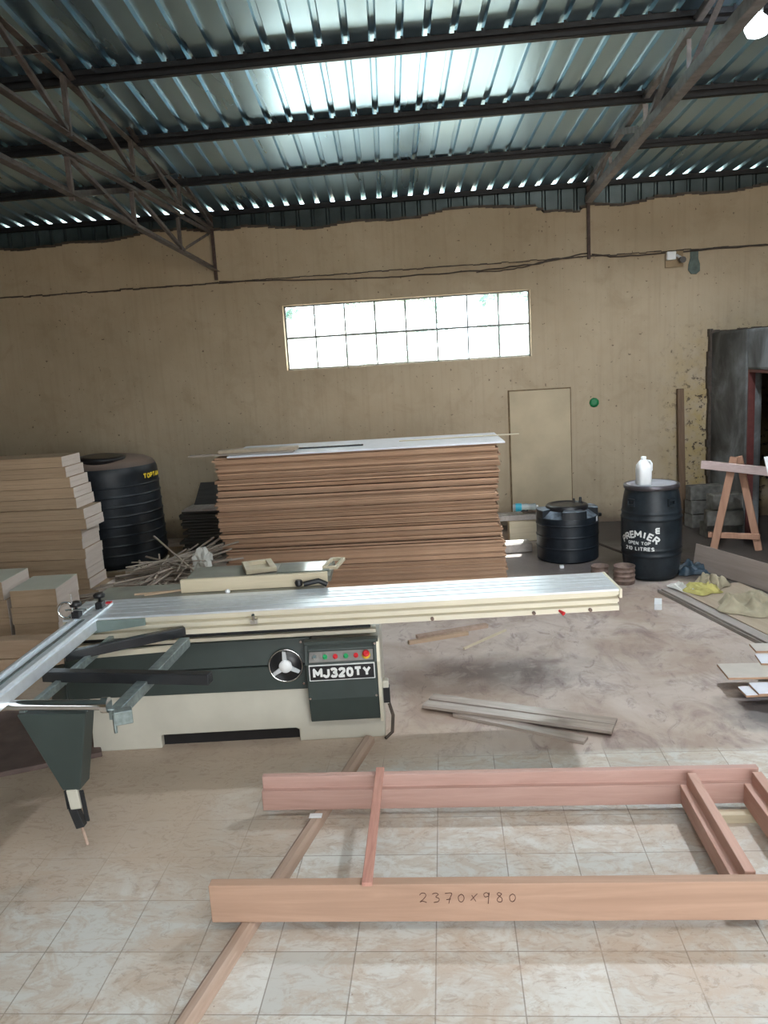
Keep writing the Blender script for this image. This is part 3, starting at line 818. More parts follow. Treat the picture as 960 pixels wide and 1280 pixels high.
text_add(mb, stroke_text('m', .06, .24), fn); mb.build('white_emblem', M['letter_w'], root)
# jug
root = empty('plastic_jug', (1.80, 7.62, .889), .2, 'white translucent plastic jug standing on the barrel lid', 'jug')
mb = MB(); vs = []; fs = []
rows = [(0,.058,.058),(.012,.064,.064),(.15,.064,.064),(.185,.060,.058),(.215,.040,.036),(.232,.024,.022)]
for z_, a_, b_ in rows:
    for k in range(20):
        th = 2*PI*k/20; c, s = math.cos(th), math.sin(th); e = .55
        vs.append((a_*abs(c)**e*(1 if c>0 else -1), b_*abs(s)**e*(1 if s>0 else -1), z_))
for j in range(len(rows)-1):
    for k in range(20): fs.append((j*20+k, j*20+(k+1)%20, (j+1)*20+(k+1)%20, (j+1)*20+k))
mb.add(vs, fs, True); mb.add(vs[:20], [tuple(range(20))]); mb.add(vs[-20:], [tuple(range(20))])
mb.build('jug_body', M['white'], root)
mb = MB(); mb.lathe([(.022,.23),(.024,.235),(.024,.258),(.018,.262)], 18); mb.build('cap', M['white'], root)
mb = MB(); mb.tube([(.03,0,.222),(.06,0,.215),(.078,0,.19),(.078,0,.13),(.062,0,.11)], .010, 8); mb.build('handle', M['white'], root)
mb = MB(); mb.box(.0655,.068,-.02,.02,.055,.09); mb.build('dark_sticker', M['black'], root)

# ------------------------------------------------------------------ bits between stack and tank
mb = MB(); mb.box(-.62,.36,-.11,.11,0,.10)
o = mb.build('timber_block', M['grey_ply'], None, .01); o.location = (.52, 8.88, 0); o.rotation_euler.z = .12; tag(o, 'sunlit grey timber lying on the floor beside the small tank', 'timber')
root = empty('plank_rest', (.6, 9.45, 0), .03, 'pale plank lying across a cream box behind the small tank', 'bench')
mb = MB(); mb.box(.08,.46,-.10,.10,0,.25); mb.build('cream_box', M['cream_wood'], root, .006)
mb = MB(); mb.box(-.95,-.75,-.10,.10,0,.25); mb.build('box_support', M['concrete'], root, .006)
mb = MB(); mb.box(-1.0,.75,-.12,.12,.25,.31); mb.build('plank_top', M['grey_ply'], root, .004)
mb = MB(); mb.box(.25,.6,.0,.10,.312,.36); o = mb.build('wood_offcut', M['pole'], None, .004); o.location = (.6,9.45,0); o.rotation_euler.z = .03; tag(o, 'short brown wood offcut on the pale plank behind the small tank', 'wood')
root = empty('plastic_bottle', (.86, 9.37, .40), 0, 'crumpled clear plastic bottle with blue label left of the small tank', 'bottle')
Mx = Matrix.Rotation(-PI/2, 4, 'Y') @ Matrix.Rotation(.2,4,'Z')
mb = MB(); mb.lathe([(.02,-.14),(.042,-.13),(.036,-.06),(.045,-.02),(.038,.02),(.046,.08),(.045,.12),(.03,.13)], 16, Mx); mb.build('bottle_body', M['clearp'], root)
mb = MB(); mb.lathe([(.048,.03),(.049,.05),(.049,.09),(.048,.1)], 16, Mx, False, False); mb.build('blue_label', M['blue'], root)
mb = MB(); mb.lathe([(.018,-.16),(.018,-.14)], 12, Mx); mb.build('cap', M['white'], root)
mb = MB(); mb.box(-.04,.04,-.03,.03,.0,.022); mb.build('bottle_rest', M['black'], root); bpy.data.objects['bottle_rest'].location = (0,0,-.048)
def tub(x, y, r, h, label, rings):
    root = empty('small_tub', (x, y, 0), 0, label, 'tub')
    prof = [(r*.9,0)]
    for i in range(rings):
        z0 = h*i/rings; z1 = h*(i+1)/rings; prof += [(r*.93,z0+.002),(r*.97,z1-.012),(r,z1-.010),(r,z1-.002)]
    mb = MB(); mb.lathe(prof + [(r*.94,h-.002),(r*.88,.02),(.01,.02)], 36, None, True, True); mb.build('tub_wall', M['tub'], root)
tub(1.41, 7.72, .085, .11, 'small brown tub on the floor in front of the barrel, left of the two', 2)
tub(1.585, 7.46, .10, .17, 'ribbed brown tub beside the barrel foot, right of the two', 4)
mb = MB(); mb.box(-.03,.03,-.09,.09,0,.05); o = mb.build('white_block', M['white'], None, .003); o.location = (1.70,6.70,0); o.rotation_euler.z = -.25; tag(o, 'small white block on the floor in front of the barrel', 'block')
mb = MB(); mb.box(-.02,.02,-.02,.02,0,.03); o = mb.build('white_scrap', M['white'], None, .003); o.location = (1.10,8.28-.2,0); tag(o, 'tiny white scrap on the floor before the small tank', 'scrap')
mb = MB(); mb.tube([(1.56,8.7,.10),(1.7,8.55,.06),(1.85,8.4,.02),(2.05,8.3,.015),(2.3,8.1,.015),(2.5,8.05,.015)], .013, 8)
tag(mb.build('hose', M['cable']), 'dark hose running on the floor from the small tank behind the barrel', 'hose')

# ------------------------------------------------------------------ dark pile by the wall
for i in range(15):
    mb = MB(); w = rnd.uniform(.42,.50); mb.box(-w, w, -.22, .25, 0, .03)
    o = mb.build('dark_board', M['dark_board'], None, .002); o.location = (-2.72+rnd.uniform(-.03,.04), 9.55+rnd.uniform(-.02,.02), i*.036); o.rotation_euler.z = rnd.uniform(-.05,.05)
    tag(o, 'dark board in the low pile against the wall behind the sticks', 'board', 'dark boards in the low pile')
mb = MB(); mb.box(-.42,.42,-.30,.16,0,.02); o = mb.build('grey_sheet', M['grey_ply'], None, .002); o.location = (-2.72,9.55,.545); tag(o, 'grey dusty sheet on top of the dark board pile', 'sheet')
mb = MB(); mb.prism([(-.28,0),(.35,0),(.35,.27),(-.20,.27)], -.01, .01, 'y'); o = mb.build('leaning_panel', M['dark_board'], None, .002); o.location = (-2.82,9.62,.566); o.rotation_euler = (math.radians(-18),0,0); tag(o, 'dark panel leaning on the wall above the dark board pile', 'panel')

# ------------------------------------------------------------------ pile of sticks
pz = Vector((-2.72, 7.45, 0)); shared = []
for i in range(6):
    L = .46 + .15*i; mb = MB(); s_ = .0055+.0015*(i%3)
    mb.box(-L/2, L/2, -s_, s_, -s_*.7, s_*.7); o = mb.build('stick', M['stick']); shared.append(o)
cnt = 0
for i in range(145):
    base = shared[i % 6]; o = base if i < 6 else base.copy()
    if i >= 6: COL.objects.link(o)
    f = i/145
    L = .46+.15*(i%6)
    rad = .62*(1-f)**.6
    a = rnd.uniform(0, 2*PI); rr = rad*math.sqrt(rnd.random())
    x = pz.x + .06 + rr*math.cos(a)*1.0; y = pz.y + rr*math.sin(a)*.65
    h = .018 + .30*f + .10*(1+ (x-pz.x)/.6)*f
    yaw = rnd.gauss(.4, .75); pitch = rnd.gauss(0,.10) + .12*(f)
    lim = math.asin(min(.9, (h-.01)/(L/2))) if h-.01 < L/2 else .9
    pitch = max(-lim, min(lim, pitch))
    o.location = (x, y, h); o.rotation_euler = (rnd.uniform(0,1), -pitch, yaw)
    tag(o, 'thin wooden stick in the loose heap beside the tall board stack', 'stick', 'sticks in the loose heap')
for nm, p, m, lab in (('crumpled_plastic', (-2.36,7.36,.36), 'cloth_w', 'crumpled white plastic scrap on the heap of sticks'),):
    bm = bmesh.new(); bmesh.ops.create_icosphere(bm, subdivisions=3, radius=.09)
    for v in bm.verts:
        v.co *= .6 + .8*rnd.random(); v.co.z *= 1.5
    me = bpy.data.meshes.new(nm); bm.to_mesh(me); bm.free(); o = bpy.data.objects.new(nm, me); COL.objects.link(o); me.materials.append(M[m]); o.location = p
    tag(o, lab, 'plastic scrap')

# ------------------------------------------------------------------ sliding table saw
SA = math.radians(4.0)
saw = empty('panel_saw', (-.43, 4.43, 0), SA, 'green and cream sliding table panel saw with control box', 'panel saw')
# base
mb = MB()
mb.prism([(-1.715,0),(-1.31,0),(-1.31,.075),(-1.30,.082),(-.52,.082),(-.50,.072),(-.50,0),(0,0),(-.0,.60),(-.42,.60),(-.42,.33),(-1.70,.34)], 0, .62, 'y')
mb.build('base_cabinet', M['cream'], saw, .006, 2)
mb = MB(); mb.box(-1.66, -.05, .05, .61, .0, .10); mb.build('recess_shade', M['black'], saw)  # dark block filling the cutout, stands in for its shade
mb = MB(); mb.prism([(-1.82,.335),(-.41,.325),(-.41,.47),(-1.82,.475)], -.012, .60, 'y'); mb.build('lower_beam_panel', M['green'], saw, .004)
mb = MB(); mb.prism([(-.012,.478),(.02,.625),(.60,.625),(.60,.478)], -1.82, -.40, 'x'); mb.build('upper_beam_panel', M['green'], saw, .004)
mb = MB(); mb.box(-1.80,-.02,.03,.10,.626,.648); mb.build('guide_rail', M['rail_cream'], saw, .002)
mb = MB(); mb.box(-1.78,-.05,.06,.30,.65,.70); mb.build('roller_carriage', M['black_tube'], saw)
# control box, proud of the base
cb_ = empty('control_box', (0,0,0)); cb_.parent = saw
mb = MB()
prof = [(-.10,.30),(-.045,.14),(.0,.14),(.0,.615),(-.035,.615),(-.035,.56),(-.10,.505)]
mb.prism([(-.045,.135),(-.095,.29),(-.095,.50),(-.03,.56),(-.03,.60),(-.0,.60),(.0,.135)], -.42, -.022, 'x'); mb.build('box_shell', M['green'], cb_, .004, 2)
mb = MB(); mb.prism([(-.10,.50),(-.045,.60),(.0,.60),(.0,.50)], -.425, -.412, 'x'); mb.build('box_cheek', M['green'], cb_)
mb = MB(); mb.prism([(-.10,.50),(-.045,.60),(.0,.60),(.0,.50)], -.034, -.020, 'x'); mb.build('box_cheek', M['green'], cb_)
mb = MB(); mb.box(-.43,-.01,-.055,.0,.60,.618); mb.build('box_hood', M['green'], cb_, .002)
mb = MB(); mb.prism([(-.05,.12),(-.102,.29),(-.102,.50),(-.048,.605),(.0,.605),(.0,.12)], -.020, -.004, 'x'); mb.build('cream_edge', M['rail_cream'], cb_)
# button strip plate on the slanted face
n_ = Vector((0,-.06,.065)).normalized()
tilt = math.atan2(.065, .06)
Mp = Matrix.Translation((-.222, -.067, .530)) @ Matrix.Rotation(math.radians(43), 4, 'X')
mb = MB(); mb.box(-.18,.18,-.032,.032,-.002,.006, Mp); mb.build('button_plate', plain('button_plate_grey', (.28,.27,.26), .4, .3), cb_)
for i, (bx, m, r_) in enumerate(((-.15,'chrome',.014),(-.09,'greenb',.014),(-.032,'red',.014),(.028,'greenb',.014),(.085,'red',.014),(.142,'yellow',.024))):
    mb = MB(); mb.lathe([(r_,.004),(r_,.014),(r_*.8,.020)], 18, Mp @ Matrix.Translation((bx,-.004,0))); b = mb.build('push_button', M[m], cb_); b['label'] = {'chrome':'dark steel key switch','greenb':'green push button','red':'red push button','yellow':'yellow ringed emergency stop'}[m]
    if m == 'yellow':
        mb = MB(); mb.lathe([(.017,.018),(.020,.024),(.020,.032),(.012,.036)], 18, Mp @ Matrix.Translation((bx,-.004,0))); mb.build('red_mushroom_head', M['red'], b)
# sign
mb = MB(); mb.box(-.405,-.035,-.104,-.095,.405,.497); sg = mb.build('name_plate', M['letter_w'], cb_)
mb = MB(); mb.box(-.400,-.040,-.106,-.1035,.410,.492); mb.build('black_field', M['black'], sg)
mb = MB(); me = stroke_text('MJ320TY', .060, .27, .30, .0006)
xs_ = [v.co[0] for v in me.vertices]; wsc = .325/(max(xs_)-min(xs_))
text_add(mb, me, lambda p: Vector((-.22 + p.x*wsc, -.1075 - p.z, .451 + p.y)))
mb.build('plate_lettering', M['letter_w'], sg)
mb = MB()
for px_, pz_ in ((-.41,.30),(-.035,.30),(-.03,.59),(-.45,.61),(-.45,.36)):
    mb.lathe([(.007,0),(.007,.004)], 10, Matrix.Translation((px_, -.098 if px_ > -.43 and pz_ < .5 else (-.05 if pz_<.6 and px_>-.43 else -.014), pz_)) @ Matrix.Rotation(PI/2,4,'X'))
mb.build('panel_screws', M['chrome'], cb_)
# outlet on the side
mb = MB(); mb.box(0,.035,.0,.06,.20,.34); ob = mb.build('side_socket', M['cream'], saw, .006)
mb = MB(); mb.box(.002,.04,-.006,.045,.21,.30); mb.build('socket_face', M['black'], ob)
mb = MB(); mb.tube([(.03,.02,.20),(.05,.02,.12),(.04,-.01,.03),(.0,-.05,.012)], .010, 8); mb.build('power_cable', M['cable'], saw)
# hand wheel in round recess
hc = Matrix.Translation((-.545, -.014, .475)) @ Matrix.Rotation(PI/2, 4, 'X') @ Matrix.Rotation(.05, 4, 'Z')
hw = empty('hand_wheel', (0,0,0)); hw.parent = saw
mb = MB(); mb.lathe([(.092,.0),(.095,.003),(.095,.006),(.02,.006)], 40, hc); mb.build('round_recess', M['black'], hw)
mb = MB(); mb.lathe([(.097,.003),(.099,.01),(.093,.011),(.092,.004)], 40, hc, False, False); mb.build('wheel_rim', M['chrome'], hw)
mb = MB()
for k in range(3):
    Mk = hc @ Matrix.Rotation(k*2*PI/3 + PI/2, 4, 'Z')
    mb.prism([(.02,-.014),(.085,-.010),(.088,.010),(.02,.016)], .008, .02, 'z', Mk)
mb.build('wheel_spokes', M['alu'], hw, .002)
mb = MB(); mb.lathe([(.036,.008),(.038,.02),(.036,.028),(.01,.03)], 28, hc); mb.build('gauge_hub', M['white'], hw)
# main table behind the slide
mb = MB(); mb.box(-1.72,-.32,.262,.56,.80,.842); mb.box(-1.25,-.30,.56,.98,.80,.838); mb.build('main_table', M['castiron'], saw, .003)
mb = MB(); mb.box(-1.5,-.35,.30,.60,.62,.80); mb.build('table_box', M['green'], saw)
rf = empty('rip_fence', (0,0,0)); rf.parent = saw
mb = MB(); mb.box(-1.19,-.30,.315,.345,.844,.925); mb.build('fence_face', M['cream_wood'], rf, .002)
mb = MB(); mb.tube([(-.44,.27,.87),(-.35,.275,.885),(-.30,.27,.86)], .016, 8); mb.lathe([(.02,0),(.026,.02),(.018,.035)], 14, Matrix.Translation((-.47,.28,.86))); mb.build('fence_clamp', M['black'], rf)
mb = MB(); mb.lathe([(.014,0),(.016,.012),(.008,.02)], 12, Matrix.Translation((-.90,.278,.843))); mb.build('white_stop_knob', M['white'], rf)
# sliding table
sl = empty('sliding_table', (0,0,0)); sl.parent = saw
U0, U1, V0, V1 = -1.74, 1.335, -.125, .235
mb = MB()
slots = [(-.125,-.055),(-.045,.03),(.04,.085),(.095,.15),(.16,.235)]
for a, b in slots: mb.box(U0, U1, a, b, .838, .850)
mb.build('table_top_ribs', M['slide_top'], sl, .0015)
mb = MB()
mb.prism([(-.123,.838),(-.123,.818),(-.095,.814),(-.095,.800),(-.123,.794),(-.123,.776),(-.095,.772),(-.095,.760),(-.126,.756),(-.126,.728),(.10,.728),(.10,.70),(.235,.70),(.235,.838)], U0, U1-.004, 'x')
mb.build('table_body', M['rail_cream'], sl)
mb = MB(); mb.box(U1-.004, U1+.012, V0-.008, V1, .80, .852); mb.build('end_cap', M['rail_cream'], sl, .002)
mb = MB()
for uu in (.30, .86, 1.17): mb.tube([(uu,V0-.002,.742),(uu,V0-.016,.742)], .010, 10)
mb.build('edge_bolts', M['tub'], sl)
mb = MB(); mb.tube([(1.00,V0-.002,.746),(1.02,V0-.03,.735)], [.006,.012], 10); mb.build('red_handle_tip', M['red'], sl)
mb = MB(); mb.box(-.70,-.66,V0-.03,V0+.0,.775,.80); mb.tube([(-.68,V0-.02,.79),(-.68,V0-.035,.83)], .009, 8); mb.build('stop_catch', M['chrome'], sl)
mb = MB(); mb.prism([(-1.72,.85-.012),(-1.28,.838),(-1.28,.80),(-1.72,.752)], V0-.02, V0-.002, 'y'); mb.build('mounting_plate', M['green_l'], sl, .002)
mb = MB(); mb.lathe([(.016,0),(.016,.02),(.008,.026)], 12, Matrix.Translation((-1.62,V0-.02,.80)) @ Matrix.Rotation(PI/2,4,'X')); mb.build('plate_bolt', M['chrome'], sl)
# crosscut frame (world coordinates brought into the saw's frame)
SI = (Matrix.Translation((-.43,4.43,0)) @ Matrix.Rotation(SA,4,'Z')).inverted()
def S(x, y, z): return SI @ Vector((x,y,z))
cf = empty('crosscut_frame', (0,0,0)); cf.parent = saw
mb = MB(); mb.bar(S(-1.475,3.20,.725), S(-1.455,4.12,.725), .055, .05); mb.build('outer_tube', M['tube_grey'], cf, .004, 2)
mb = MB(); mb.bar(S(-1.98,3.60,.76), S(-1.135,3.50,.76), .055, .052); mb.build('brace_tube', M['black_tube'], cf, .004, 2)
mb = MB(); mb.bar(S(-2.00,3.85,.76), S(-1.48,4.20,.76), .045, .05); mb.build('brace_tube', M['black_tube'], cf, .004, 2)
mb = MB(); mb.bar(S(-1.90,3.22,.725), S(-1.90,4.28,.725), .03, .04); mb.build('inner_tube', M['tube_grey'], cf, .004, 2)
mb = MB(); mb.bar(S(-1.96,4.02,.70), S(-1.50,4.10,.70), .02, .03); mb.build('cross_strut', M['rail_cream'], cf)
mb = MB(); mb.tube([S(-2.75,3.26,.775), S(-1.50,3.19,.775)], .023, 20); mb.tube([S(-1.52,3.19,.775), S(-1.49,3.19,.775)], .034, 20); mb.build('chrome_roller', M['chrome'], cf)
mb = MB(); mb.bar(S(-1.47,3.18,.72), S(-1.40,3.21,.72), .05, .06); mb.tube([S(-1.465,3.17,.74), S(-1.46,3.16,.66)], .008, 8); mb.build('end_bracket', M['tube_grey'], cf, .004)
# fence with flip stops
fe = empty('crosscut_fence', (0,0,0)); fe.parent = saw
A = Vector(S(-2.05,4.47,.845)); B_ = Vector(S(-2.00,2.55,.845))
d_ = (B_-A).normalized(); xn = Vector((-d_.y, d_.x, 0)); 
def fbar(off, w, z0, z1, nm, m, t0=0, t1=1.0, bev=.003):
    mb = MB(); a = A.lerp(B_, t0) + xn*off; b = A.lerp(B_, t1) + xn*off; a.z = b.z = (z0+z1)/2
    mb.bar(a, b, w, z1-z0); return mb.build(nm, m, fe, bev, 2)
fbar(0, .155, .786, .845, 'fence_extrusion', M['alu'])
fbar(-.045, .012, .845, .857, 'fence_lip', M['alu']); fbar(.05, .03, .845, .861, 'fence_scale_rail', M['alu']); fbar(.0, .02, .845, .849, 'fence_groove', M['tube_grey'])
fr = MB(); c = A + xn*.045; c.z = .862; fr.box(c.x-.015, c.x+.015, c.y-.03, c.y+.0, .861, .867); fr.build('red_end_tip', M['red'], fe)
for dy, hh, side in ((-.10,.05,.03),(-.26,.035,-.04)):
    fs_ = empty('flip_stop', (0,0,0)); fs_.parent = fe
    c = A + d_*(-dy) + xn*side
    mb = MB(); mb.box(c.x-.02, c.x+.02, c.y-.03, c.y+.03, .857, .895); mb.build('stop_block', M['black'], fs_, .003)
    mb = MB(); mb.lathe([(.008,.89),(.008,.92),(.032,.922),(.034,.937),(.022,.947)], 16, Matrix.Translation((c.x, c.y, 0))); mb.build('stop_knob', M['black'], fs_)
mb = MB(); c = A + d_*.30 - xn*.0; pts = []
for k in range(15):
    a = math.radians(40 + k*18); pts.append((c.x - .085 + .045*math.cos(a), c.y + .02, .905 + .045*math.sin(a)))
mb.tube(pts, .006, 8); mb.tube([(c.x-.09,c.y+.02,.905),(c.x+.03,c.y+.02,.905)], .006, 8); mb.tube([(c.x-.05,c.y+.02,.89),(c.x-.05,c.y+.02,1.0)], .006, 8)
mb.build('clamp_hook', M['chrome'], fe)
# swing arm bracket and foot
sa = empty('support_arm', (0,0,0)); sa.parent = saw
mb = MB()
for yy in (3.20,): 
    pts = [(-1.915,.735),(-1.605,.735),(-1.675,.375),(-1.755,.375)]
    a_ = [S(x,3.20,z) for x, z in pts]; b_ = [S(x,3.30,z) for x, z in pts]
    mb.add(a_+b_, [(0,1,2,3),(7,6,5,4),(0,4,5,1),(1,5,6,2),(2,6,7,3),(3,7,4,0)])
mb.build('arm_end_plate', M['green'], sa, .004)
mb = MB(); mb.bar(S(-1.78,3.30,.55), S(-2.28,4.30,.50), .07, .10); mb.build('telescopic_arm', M['green'], sa, .005)
mb = MB(); mb.bar(S(-1.715,3.22,.378), S(-1.705,3.22,.285), .045, .05); mb.build('foot_sleeve', M['cream'], sa, .003)
mb = MB(); mb.bar(S(-1.725,3.22,.285), S(-1.70,3.22,.19), .035, .04); mb.bar(S(-1.675,3.21,.37), S(-1.665,3.21,.22), .008, .02); mb.bar(S(-1.745,3.21,.37), S(-1.74,3.21,.28), .008, .02); mb.build('foot_block', M['black_tube'], sa, .002)
mb = MB(); mb.tube([S(-1.70,3.22,.19), S(-1.685,3.22,.10)], .007, 8); mb.build('foot_pin', M['pole'], sa)
# things left on the saw
mb = MB(); Mx = Matrix.Translation((-1.27,5.20,.845)) @ Matrix.Rotation(.35,4,'Z')
mb.box(-.11,-.07,-.13,.13,0,.03,Mx); mb.box(.05,.09,-.13,.13,0,.03,Mx); mb.box(-.07,.05,-.13,-.09,0,.03,Mx); mb.box(-.07,.05,.09,.13,0,.03,Mx); mb.box(-.08,.06,-.1,.1,0,.008,Mx)
tag(mb.build('wooden_tray', M['cream_wood'], None, .002), 'small wooden tray lying on the rear of the saw table', 'tray')
mb = MB(); mb.box(-.17,.17,-.12,.12,0,.006); o = mb.build('glass_sheet', plain('grey_glass_sheet', (.23,.26,.24), .12, 0, .1)); o.location = (-.97,5.18,.845); o.rotation_euler.z = .07; tag(o, 'grey glass sheet lying on the rear of the saw table', 'glass sheet')
mb = MB(); mb.box(-.05,-.03,-.12,.12,0,.02); mb.box(.03,.05,-.12,.12,0,.02); mb.box(-.03,.03,-.12,-.10,0,.02); mb.box(-.03,.03,.10,.12,0,.02); o = mb.build('small_wooden_frame', M['cream_wood']); o.location = (-.78,5.22,.845); o.rotation_euler.z = -.1; tag(o, 'small open wooden frame at the right of the glass sheet on the saw', 'frame')
for i, (a, b) in enumerate((((-1.93,4.66,.848),(-1.58,4.74,.848)), ((-1.86,4.64,.848),(-1.62,4.72,.852)))):
    mb = MB(); mb.bar(a, b, .012, .01); tag(mb.build('thin_offcut', M['light_beam']), ('upper' if i == 0 else 'lower') + ' of two thin wood offcuts on the left of the saw table', 'offcut')

# ------------------------------------------------------------------ floor lumber
def plank(name, a, b, w, t_, mat, label, cat='plank', z0=0, z1=None, bev=.002):
    a = Vector(a); b = Vector(b); L = (b-a).length; mid = (a+b)/2
    mb = MB(); mb.box(-L/2, L/2, -w/2, w/2, 0, t_)
    o = mb.build(name, mat, None, bev); o.location = (mid.x, mid.y, z0); o.rotation_euler.z = math.atan2(b.y-a.y, b.x-a.x)
    if z1 is not None: o.rotation_euler.y = -math.atan2(z1-z0, L); o.location.z = (z0+z1)/2
    tag(o, label, cat); return o
plank('floor_plank', (-.17,4.90), (.90,4.475), .085, .02, M['plank'], 'grey worn plank on the floor beside the saw, far one of the pair', 'plank', .021)
plank('floor_plank', (-.21,4.80), (.865,4.385), .085, .02, M['plank'], 'grey worn plank on the floor beside the saw, near one of the pair', 'plank', .0205)
plank('floor_plank', (-.02,4.70), (.70,4.30), .075, .02, M['plank'], 'shorter grey plank lying askew under the pair beside the saw', 'plank', 0)
plank('floor_stick', (.06,5.83), (.40,6.22), .02, .015, M['cream_wood'], 'single pale stick on the floor beneath the sliding table end', 'stick')
plank('floor_stick', (-.30,6.10), (.26,6.33), .05, .03, M['pole'], 'brown batten on the floor behind the sliding table', 'batten')
plank('floor_stick', (-.36,5.98), (.10,6.16), .035, .03, M['light_beam'], 'pale batten on the floor behind the sliding table', 'batten')
# pole under the frame
mb = MB(); mb.prism([(-.035,0),(.035,0),(.030,.032),(.012,.042),(-.016,.042),(-.031,.03)], -1.3, 1.3, 'y')
o = mb.build('wooden_pole', M['pole'], None, .003); o.location = ((-1.06-.52)/2, (1.82+4.36)/2, 0); o.rotation_euler.z = -math.atan2(.54, 2.54); tag(o, 'long dusty wooden pole on the floor under the left end of the door frame', 'pole')
mb = MB(); mb.box(-.03,.03,-.02,.02,0,.002); o = mb.build('white_fleck', M['white']); o.location = (-.70,3.52,.043); tag(o, 'white plaster fleck on the wooden pole', 'fleck')

mb = MB(); mb.prism([(0,0),(1.3,.0),(1.25,.9),(-.1,1.0)], 0, .03, 'z'); o = mb.build('floor_sheet', plain('dark_brown_slab', (.13,.09,.08), .8, 0, .3, 6, .2), None, .004); o.location = (-3.25,3.72,0); o.rotation_euler.z = .42  # flat dark brown slab laid on the floor
tag(o, 'flat dark brown area on the floor at the left photo edge behind the saw bracket', 'sheet')
# door frame
df = empty('door_frame', (0,2.77,.045), 0, 'pinkish new timber door frame lying flat on the floor', 'door frame')
H = .158; L0, L1 = 0, .87
def frail(name, poly, a, b, axis, mat, lab=None):
    mb = MB(); mb.prism(poly, a, b, axis); o = mb.build(name, mat, df, .002, 1)
    if lab: o['label'] = lab
    return o
# near rail: outer face plain, rebated inside (poly in y,z local)
frail('near_rail', [(0,0),(.062,0),(.062,.10),(.046,.10),(.046,H),(0,H)], -.992, 1.372, 'x', M['near_rail'], 'tan near rail with pencilled size')
frail('far_rail', [(.800,0),(.87,0),(.87,H),(.832,H),(.832,.10),(.800,.10)], -.965, 1.372, 'x', M['red_top'], 'pink far rail')
frail('end_rail', [(1.295,0),(1.372,0),(1.372,H),(1.328,H),(1.328,.10),(1.295,.10)], .063, .799, 'y', M['red_y'])
frail('middle_rail', [(1.013,0),(1.10,0),(1.10,.10),(1.078,.10),(1.078,H),(1.038,H),(1.038,.10),(1.006,.10)], .063, .799, 'y', M['red_y'])
# handwriting 2370x980
strokes = {
 '2': [[(0,.8),(.2,1),(.5,.95),(.55,.7),(.3,.35),(0,.05),(.25,.15),(.6,0)]],
 '3': [[(0,.9),(.3,1),(.55,.85),(.3,.6),(.6,.4),(.5,.1),(.1,0)]],
 '7': [[(0,.95),(.6,.98),(.45,.5),(.3,-.1)],[(.1,.3),(.5,.35)]],
 '0': [[(.3,.85),(.05,.6),(.1,.15),(.35,.05),(.55,.35),(.5,.7),(.3,.85)]],
 'x': [[(0,.2),(.6,.9)],[(.1,.75),(.45,.1)]],
 '9': [[(.5,.75),(.3,1),(.05,.85),(.15,.55),(.5,.7),(.5,1),(.45,.3),(.4,-.15)]],
 '8': [[(.5,.85),(.25,1),(.1,.8),(.5,.4),(.45,.05),(.15,.05),(.1,.35),(.5,.85)]]}
mb = MB(); cx = -.178; wch = .0415
for ch in '2370x980':
    for st_ in strokes[ch]:
        pts = [Vector((cx + p[0]*.042, -.0012, .082 + p[1]*.040 + .0*cx)) for p in st_]
        # smooth
        sp = []
        for i in range(len(pts)-1):
            p0 = pts[max(i-1,0)]; p1 = pts[i]; p2 = pts[i+1]; p3 = pts[min(i+2,len(pts)-1)]
            for q in range(4):
                f = q/4; sp.append(.5*((2*p1)+(p2-p0)*f+(2*p0-5*p1+4*p2-p3)*f*f+(3*p1-p0-3*p2+p3)*f**3))
        sp.append(pts[-1]); mb.tube(sp, .0013, 5)
    cx += .048
mb.build('handwritten_size', M['mark'], df)
# lath nailed over the rails
mb = MB(); mb.box(-.020,.020,-.012,.88,H+.001,H+.017); o = mb.build('nailed_lath', M['lath'], df, .002); o.location = (-.375,0,0); o.rotation_euler.z = 0.018
plank('support_batten', (1.05,3.50), (1.50,3.50), .05, .043, M['cream_wood'], 'pale batten on the floor under the right end of the door frame', 'batten')

